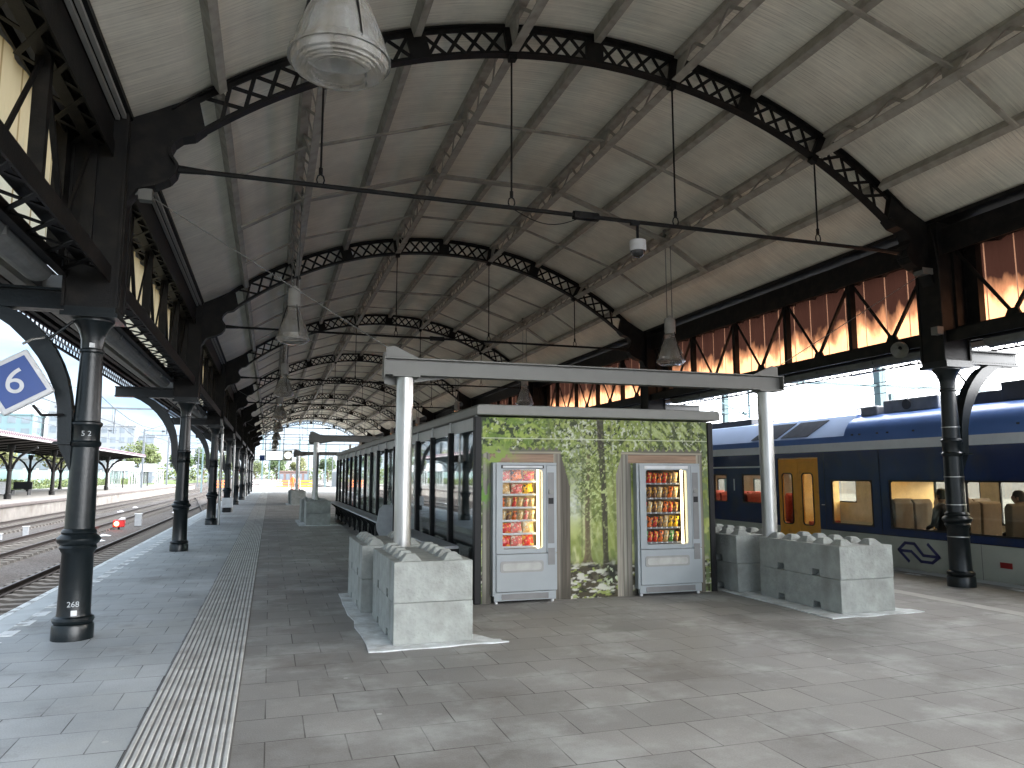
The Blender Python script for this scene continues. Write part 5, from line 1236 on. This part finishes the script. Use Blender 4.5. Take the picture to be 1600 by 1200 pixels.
# far platform information board with clock
fb = empty('information_board', (.35, 60, 2.84), 'suspended white departure display with blue number box and round clock', 'information board')
MB().box((-1.0, -.12, 0), (-.06, .12, .0)).v
MB().box((-.78, -.14, 0), (.58, .14, .76)).build('display_case', BLACK, fb, bevel=.01)
MB().box((-.70, -.15, .05), (.50, -.142, .70)).build('display', DISP, fb)
MB().box((-1.16, -.14, -.02), (-.80, .14, .40)).build('blue_box', BLUES, fb); MB().box((-1.16, -.14, .402), (-.80, .14, .74)).build('white_box', DISP, fb)
MB().box((.61, -.12, -.02), (1.20, .12, .78)).build('clock_case', mat('clock beige', (.35, .34, .27), .5), fb)
g = MB().lathe([(.27, 0), (.27, .02)], 32); o = g.build('clock_face', CLOCKM, fb); o.location = (.905, -.12, .40); o.rotation_euler = (R(90), 0, 0)
MB().bar((.905, -.145, .40), (.905, -.145, .60), .01, .02, (0, 1, 0)).bar((.905, -.145, .40), (.79, -.145, .34), .01, .03, (0, 1, 0)).build('clock_hand', BLACK, fb)
g = MB()
for x in (-.76, .56): g.tube((x, 0, .76), (x, 0, 2.6), .025)
g.build('hanging_rod', BLACK, fb)

# barriers / works at the platform end
def barrier(x, y, rz, lab, m):
    t = empty('works_barrier', (x, y, 0), lab, 'barrier', 'barriers at the far end of the platform', rz)
    for z in (.25, .6, .95): MB().box((-1.0, -.02, z), (1.0, .02, z+.18)).build('board', m, t)
    for x_ in (-.8, .8): MB().box((x_-.03, -.25, 0), (x_+.03, .25, .06)).box((x_-.025, -.025, .06), (x_+.025, .025, 1.15)).build('post', WHITE, t)
OR = mat('orange board', (.85, .16, .03), .5); YB_ = mat('yellow board', (.85, .45, .03), .5); PKW = mat('pale pink boards', (.72, .60, .58), .6)
barrier(1.5, 99, .1, 'orange barrier left of the workers at the platform end', OR); barrier(4.4, 97, -.2, 'yellow barrier right of the workers', YB_)
barrier(-1.2, 108, 0, 'pale barrier at the platform end below the display', PKW); barrier(.6, 110, 0, 'pale barrier beside its twin at the platform end', PKW)
barrier(-5.6, 99, .3, 'orange barrier standing on the nearest track in the distance', OR)
for x, y in ((-.9, 106), (-.2, 107.5), (.5, 106.5), (1.2, 108)):
    t = empty('material_sack', (x, y, 0), 'white bulk sack of material piled at the platform end', 'sack', 'white sacks at the platform end')
    MB().prism(rrect(-.42, .42, 0, .85, .15, 4), 'y', -.4, .4).build('sack_body', mat('sack', (.66, .64, .66), .8, bump=.6, bscale=5), t, bevel=.05)
    MB().path([(-.3, 0, .83), (0, 0, 1.05), (.3, 0, .83)], .02).build('sack_strap', CLOTH, t)

# ================================================================== OPPOSITE PLATFORM CANOPY AND FURNITURE
oc = empty('opposite_canopy', (-21.5, 50, 0), 'low dark canopy with pale fretted edge over the opposite platform', 'canopy')
def ov(mb, name, m, parent=None, **k):
    mb.v = [(x+21.5, y-50, z) for x, y, z in mb.v]; return mb.build(name, m, parent or oc, **k)
ov(MB().prism([(-16.3, 4.35), (-21.5, 3.85), (-26.8, 4.35), (-26.8, 4.47), (-21.5, 3.97), (-16.3, 4.47)], 'y', 24, 112), 'roof', mat('opposite roof', (.05, .042, .04), .7))
ov(MB().box((-16.30, 24, 4.20), (-16.22, 112, 4.56)), 'front_fascia', mat('pale fascia', (.20, .175, .185), .6))
g = MB(); y = 24
while y < 112: g.bar((-16.2, y, 4.34), (-16.2, y+.22, 4.54), .02, .05, (1, 0, 0)); g.bar((-16.2, y+.22, 4.54), (-16.2, y+.44, 4.34), .02, .05, (1, 0, 0)); y += .44
ov(g, 'fretwork', mat('fret purple', (.10, .06, .08), .7)); ov(MB().box((-16.3, 111.97, 4.1), (-26.8, 112.1, 4.5)), 'end_fascia', mat('pale fascia', (.20, .175, .185), .6))
g = MB()
y = 25
while y < 112: g.prism([(-16.4, 4.33), (-21.5, 3.83), (-26.7, 4.33), (-26.7, 4.22), (-21.5, 3.70), (-16.4, 4.22)], 'y', y, y+.12); y += 3.1
ov(g, 'rafter', IRON)
oc_cols = [(-18.05, 50.5, 'front row, leftmost of those beyond the near column bracket'), (-18.05, 63.1, 'front row, beside the opposite bench'), (-18.3, 75.7, 'front row, just left of the near black column'), (-18.3, 98.8, 'front row, right of the near black column'), (-24.7, 79.0, 'rear row, behind the bench'), (-24.9, 93.7, 'rear row, left of centre'), (-25.5, 109.0, 'rear row, far end'), (-20.6, 111.0, 'last one at the canopy end')]
def ocol():
    t = empty('canopy_column', (0, 0, 0)); MB().lathe([(.24, 0), (.24, .35), (.17, .42), (.15, 2.0), (.20, 2.05), (.20, 2.15), (.13, 2.2), (.12, 3.4), (.25, 3.6), (.25, 3.95)], 14).build('shaft', IRON, t, smooth=True)
    for s in (-1, 1):
        pts = [(.1, 2.1), (.28, 2.6), (.6, 3.1), (1.1, 3.5), (1.7, 3.75)]; g_ = MB()
        for a, b_ in zip(pts[:-1], pts[1:]): g_.bar((s*a[0], 0, a[1]), (s*b_[0], 0, b_[1]), .14, .16)
        g_.build('curved_bracket', IRON, t)
    return t
o0 = ocol()
for i, (x, y, lb) in enumerate(oc_cols):
    c = o0 if i == 0 else copy_tree(o0); c.location = (x, y, 0); tag(c, 'dark column under the opposite canopy, '+lb, 'column', 'columns of the opposite canopy')
ob = empty('platform_bench', (-20.9, 76.5, 0), 'dark slatted bench on the opposite platform between canopy columns', 'bench', rz=R(-15))
MB().box((-.8, -.25, .42), (.8, .25, .48)).build('seat', BLACK, ob); MB().box((-.8, .22, .5), (.8, .30, 1.15)).build('backrest', BLACK, ob)
for x in (-.7, .7): MB().box((x-.04, -.2, 0), (x+.04, .25, .42)).build('leg', BLACK, ob)
bn = empty('litter_bin', (-21.9, 75.0, 0), 'pale grey bin next to the bench on the opposite platform', 'bin'); MB().box((-.5, -.35, .12), (.5, .35, 1.15)).build('bin_body', mat('bin grey', (.5, .52, .54), .5), bn, bevel=.04); MB().box((-.52, -.37, 1.155), (.52, .37, 1.22)).build('lid', FASC, bn)
# white shelters / boards on the opposite platform beyond the canopy
for i, (x, y) in enumerate(((-19.8, 118), (-19.6, 139))):
    t = empty('departure_board', (x, y, 0), ('nearer' if i == 0 else 'farther')+' white departure board on a post beyond the opposite canopy', 'information board', 'white boards on the opposite platform')
    MB().box((-1.3, -.1, 2.4), (1.3, .1, 3.7)).build('board', WHITE, t, bevel=.05); MB().tube((0, 0, 0), (0, 0, 2.4), .08).build('post', BLACK, t)
for i, (x, y, ln) in enumerate(((-22.0, 128, 9), (-21.0, 148, 10))):
    t = empty('glass_waiting_room', (x, y, 0), ('nearer' if i == 0 else 'farther')+' white framed glass waiting room on the opposite platform', 'shelter', 'waiting rooms on the opposite platform')
    MB().box((-1.5, 0, 2.7), (1.5, ln, 2.9)).build('roof', WHITE, t)
    for xx in (-1.4, 1.4):
        for k in range(5): MB().box((xx-.06, k*ln/4-.06 if k else 0, 0), (xx+.06, k*ln/4+.06, 2.7)).build('post', WHITE, t)
        MB().box((xx-.01, .1, .3), (xx+.01, ln-.1, 2.6)).build('glass_pane', GLS, t)

# hedge + noise barrier
hr = random.Random(5)
def leaf_cloud(g_, c, r_, n_, sz, rr):
    for _ in range(n_):
        while True:
            p = Vector((rr.uniform(-1, 1), rr.uniform(-1, 1), rr.uniform(-1, 1)))
            if .25 < p.length < 1: break
        p = Vector((c[0]+p.x*r_[0], c[1]+p.y*r_[1], c[2]+p.z*r_[2])); a = Vector((rr.uniform(-1, 1), rr.uniform(-1, 1), rr.uniform(-1, 1))).normalized(); b_ = a.orthogonal().normalized(); s_ = sz*rr.uniform(.6, 1.3)
        g_.add([p-a*s_, p+b_*s_*.6, p+a*s_, p-b_*s_*.6], [(0, 1, 2, 3)])
LEAFS = [mat('leaves %d' % i, c, .7, var=.4, scale=1.5) for i, c in enumerate(((.055, .075, .016), (.035, .065, .013), (.085, .092, .026)))]
BARK = mat('bark', (.09, .07, .05), .9, var=.3)
g = MB()
for k in range(420): leaf_cloud(g, (-30.2+hr.uniform(-.3, .3), 20+k*.42, .55), (.5, .5, .75), 16, .18, hr)
hd = g.build('hedge', LEAFS[0], fixn=False); tag(hd, 'long low green hedge behind the opposite platform', 'hedge')
nbr = empty('glass_fence', (-31.5, 20, 0), 'long pale green glazed fence behind the opposite hedge', 'fence')
PGL = mat('pale fence glass', (.12, .18, .175), .2, var=.08, scale=.4)
for k in range(30): MB().box((-.04, k*6.0+.08, .3), (.04, k*6.0+5.92, 2.5)).build('panel', PGL, nbr)
for k in range(31): MB().box((-.12, k*6.0-.07, -.3), (.12, k*6.0+.07, 2.7)).build('post', WHITE, nbr)

# trees
def tree(x, y, h, wd, m, lab, seed, z0=-.5):
    rr = random.Random(seed); t = empty('broadleaf_tree', (x, y, z0), lab, 'tree', 'trees beyond the tracks')
    g_ = MB(); g_.tube((0, 0, 0), (0, 0, h*.35), h*.028, h*.018); br_ = []
    for k in range(7):
        a = rr.uniform(0, 6.28); e = Vector((math.cos(a)*wd*.55, math.sin(a)*wd*.55, h*rr.uniform(.5, .85))); g_.tube((0, 0, h*rr.uniform(.22, .36)), e, h*.012, h*.004, n=6); br_.append(e)
    g_.build('trunk', BARK, t)
    g_ = MB(); leaf_cloud(g_, (0, 0, h*.66), (wd*.7, wd*.7, h*.26), 500, h*.030, rr)
    for e in br_+[Vector((rr.uniform(-.4, .4)*wd, rr.uniform(-.4, .4)*wd, h*rr.uniform(.6, .92))) for _ in range(6)]:
        s_ = rr.uniform(.22, .42); leaf_cloud(g_, e, (wd*s_, wd*s_, h*s_*.38), 170, h*.026, rr)
    g_.build('crown', m, t, fixn=False)
TR = [(-33, 95, 7, 5, 2, 'yellowish tree behind the opposite canopy, at its near part'), (-36, 118, 8, 6, 2, 'yellowish tree behind the opposite canopy, middle'), (-36, 150, 8.5, 7, 2, 'yellow green round tree just beyond the opposite canopy end'), (-29.5, 196, 10.5, 9, 0, 'broad green tree between the first two columns gap'), (-40, 190, 9, 8, 2, 'pale tree left of the broad green one'), (-24, 230, 10, 8, 1, 'green tree seen between the second and third columns'), (-17, 215, 9.5, 6, 1, 'bright green tree behind the third column'), (-12, 225, 9, 6, 0, 'green tree close to the fourth column'),
      (2, 250, 8.5, 6, 1, 'green tree under the far clock'), (9, 260, 8.5, 6, 2, 'yellow green tree right of the far clock'), (-5, 280, 8, 7, 0, 'green tree at the far left of the canopy opening'), (-52, 140, 9, 8, 1, 'dark green tree behind the opposite bench'), (20, 280, 9, 7, 1, 'green tree far right beyond the portals'), (-62, 120, 10, 8, 2, 'pale tree at the far left edge')]
for i, (x, y, h, wd, mi, lb) in enumerate(TR): tree(x, y, h, wd*.62, LEAFS[mi], lb, 100+i)
wr = random.Random(9); g = MB()
for k in range(130): leaf_cloud(g, (-150+k*2.6+wr.uniform(-1, 1), 330+wr.uniform(-8, 8), 1.5+wr.uniform(0, 2.2)), (3.2, 3, 3.2), 46, .75, wr)
fw = g.build('distant_tree_belt', LEAFS[0], fixn=False); fw['kind'] = 'stuff'

# buildings on the left skyline
def building(x, y, wd, dp, h, col, lab, nx, nz, name='office_building', steps=None):
    t = empty(name, (x, y, -.5), lab, 'building', 'pale buildings on the left skyline'); m = mat('facade', col, .7, var=.06, scale=.2); wm = mat('far windows', (.13, .155, .18), .2, var=.2, scale=.3)
    g_ = MB().box((-wd/2, -dp/2, 0), (wd/2, dp/2, h))
    for (x0, x1, h1) in (steps or []): g_.box((x0, -dp/2+.1, h-.01), (x1, dp/2-.1, h1))
    g_.build('wall', m, t)
    for i in range(nx):
        for j in range(nz):
            cx, cz = -wd/2+wd*(i+.5)/nx, h*(j+.5)/nz+.2; MB().box((cx-wd/nx*.30, -dp/2-.06, cz-h/nz*.28), (cx+wd/nx*.30, -dp/2-.01, cz+h/nz*.28)).build('window', wm, t)
    for i in range(3):
        cy_ = -dp/2+dp*(i+.5)/3
        for j in range(nz): MB().box((wd/2+.01, cy_-dp/8, h*(j+.5)/nz), (wd/2+.06, cy_+dp/8, h*(j+.5)/nz+h/nz*.5)).build('window', wm, t)
    MB().box((-wd/2-.2, -dp/2-.2, h+.002), (wd/2+.2, dp/2+.2, h+.4)).build('parapet', m, t)
building(-62, 215, 12, 10, 17, (.11, .17, .19), 'pale teal tower block at the left edge below the blue sign', 4, 6)
building(-49.5, 222, 10, 10, 18.5, (.17, .185, .205), 'white stepped tower right of the teal block', 4, 6, steps=[(-4.9, -2, 21), (1.5, 4.8, 20)])
building(-39.5, 228, 8.5, 9, 15.5, (.17, .185, .205), 'white stepped tower right of the near black column', 4, 6, steps=[(-4.2, -1.2, 18.6), (-1, 2, 17.2)])
building(-33.5, 234, 4.5, 9, 13, (.14, .16, .185), 'lower grey block beside the stepped towers', 2, 6)
building(-49, 175, 34, 8, 5.5, (.12, .135, .145), 'long low pale building behind the opposite platform', 14, 2)
building(7, 245, 9, 8, 3.4, (.14, .09, .08), 'low reddish building beyond the platform end', 5, 1)

# ================================================================== CATENARY
MAST = mat('mast steel', (.10, .155, .165), .6, .2, var=.1); MASTG = mat('mast grey', (.10, .115, .13), .6, .2)
def gantry(y, x0, x1, h, lab, drops=(), m=MASTG, zbeam=None, mast_l=True, mast_r=True, diag=False, r_=.13):
    t = empty('catenary_gantry', (x0, y, -1), lab, 'catenary gantry', 'overhead line gantries'); zb_ = zbeam or h-.9
    if mast_l: MB().box((-r_, -r_, 0), (r_, r_, h+1)).build('mast', m, t)
    if mast_r: MB().box((x1-x0-r_, -r_, 0), (x1-x0+r_, r_, h+1)).build('mast', m, t)
    MB().bar((0, 0, zb_+1), (x1-x0, 0, zb_+1), .14, .14).build('beam', m, t)
    for dx in drops:
        x = dx-x0; g_ = MB().tube((x, 0, zb_+1), (x, 0, zb_-.9), .06); g_.bar((x-1.6, 0, zb_-.65), (x+.2, 0, zb_-.65), .05, .05); g_.bar((x, 0, zb_-.1), (x-1.5, 0, zb_-.65), .03, .03)
        if diag: g_.bar((x, 0, zb_-.85), (x-4, 0, zb_+.9), .05, .05); g_.bar((x, 0, zb_-.85), (x+4, 0, zb_+.9), .05, .05)
        g_.tube((x-.35, 0, zb_-.65), (x-.15, 0, zb_-.65), .09)
        g_.build('dropper', m, t)
    return t
gantry(62, -15.2, -6.55, 7.6, 'gantry over the left tracks seen between the first two columns', (-11.2, -7.6), mast_l=False)
gantry(118, -17.4, 17, 8.4, 'gantry with a tall mast beside the end of the opposite canopy', (-11.5, -7.5, -3, 14), zbeam=7.5)
for i, y in enumerate((146, 175, 206, 240, 280)):
    gantry(y, -17.5, 18.5, 8.6, '%s gantry across all tracks in the canopy opening, counted outward' % ORD[i], (-11.5, -7.5, -3.5, 5, 12.5), zbeam=7.6)
for i, (x, y) in enumerate(((-6.6, 104), (-6.6, 150), (-10.6, 132), (-1.2, 122), (1.4, 134), (4.5, 128), (6.5, 140), (8.5, 125), (-.2, 150))):
    t = empty('catenary_mast', (x, y, -1), 'slim catenary mast, %s of those beyond the platform end' % ORD[i], 'catenary mast', 'slim masts beyond the platform end'); MB().box((-.11, -.11, 0), (.11, .11, 9.2)).build('mast', MAST, t); MB().bar((0, 0, 8.2), (-2.6, 0, 7.2), .05, .05).bar((0, 0, 7.0), (-2.6, 0, 7.2), .05, .05).build('cantilever', MASTG, t)
gantry(31, 14.3, 48, 8.3, 'pale gantry above the train with teal mast, right of the steel pole', (22.2, 35), MAST, zbeam=6.35, mast_l=False, mast_r=False, diag=True)
for i, (x, y, h) in enumerate(((30.3, 31, 7.3), (39, 58, 11), (60, 60, 10))):
    t = empty('catenary_mast', (x, y, -1), ['teal mast standing up behind the train between pole and column', 'teal mast left of the right steel pole behind the shelter roof', 'teal mast far right behind the train'][i], 'catenary mast', 'teal masts behind the train'); MB().box((-.22, -.22, 0), (.22, .22, h+1)).build('mast', MAST, t); MB().tube((-.22, 0, h-1), (-1.6, 0, h-1.2), .05).tube((-.22, 0, h-3), (-1.6, 0, h-1.2), .04).build('cantilever', MASTG, t)
WIRE = mat('wire', (.03, .035, .04), .6)
for xc, zc_, lab in ((-4.68, 4.7, 'overhead line above the nearest left track'), (-8.66, 4.7, 'overhead line above the middle left track'), (-12.66, 4.7, 'overhead line above the far left track'), (12.5, 4.9, 'overhead line above the blue train'), (16.8, 4.9, 'overhead line above the track behind the train'), (21, 4.9, 'farther overhead line behind the train'), (25, 5.2, 'farthest overhead line behind the train')):
    t = empty('overhead_line', (xc, 0, 0), lab, 'overhead line', 'overhead contact lines')
    MB().tube((0, -20, zc_), (0, 290, zc_), .020, n=4).build('contact_wire', WIRE, t); ms = MB(); yy = -20
    while yy < 290:
        for k in range(6):
            a, b_ = k/6, (k+1)/6; f_ = lambda q_: zc_+1.35-.9*(1-(2*q_-1)**2); ms.tube((0, yy+31*a, f_(a)), (0, yy+31*b_, f_(b_)), .022, n=4)
            ms.tube((0, yy+31*a, f_(a)), (0, yy+31*a, zc_), .010, n=3)
        yy += 31
    ms.build('messenger_wire', WIRE, t)
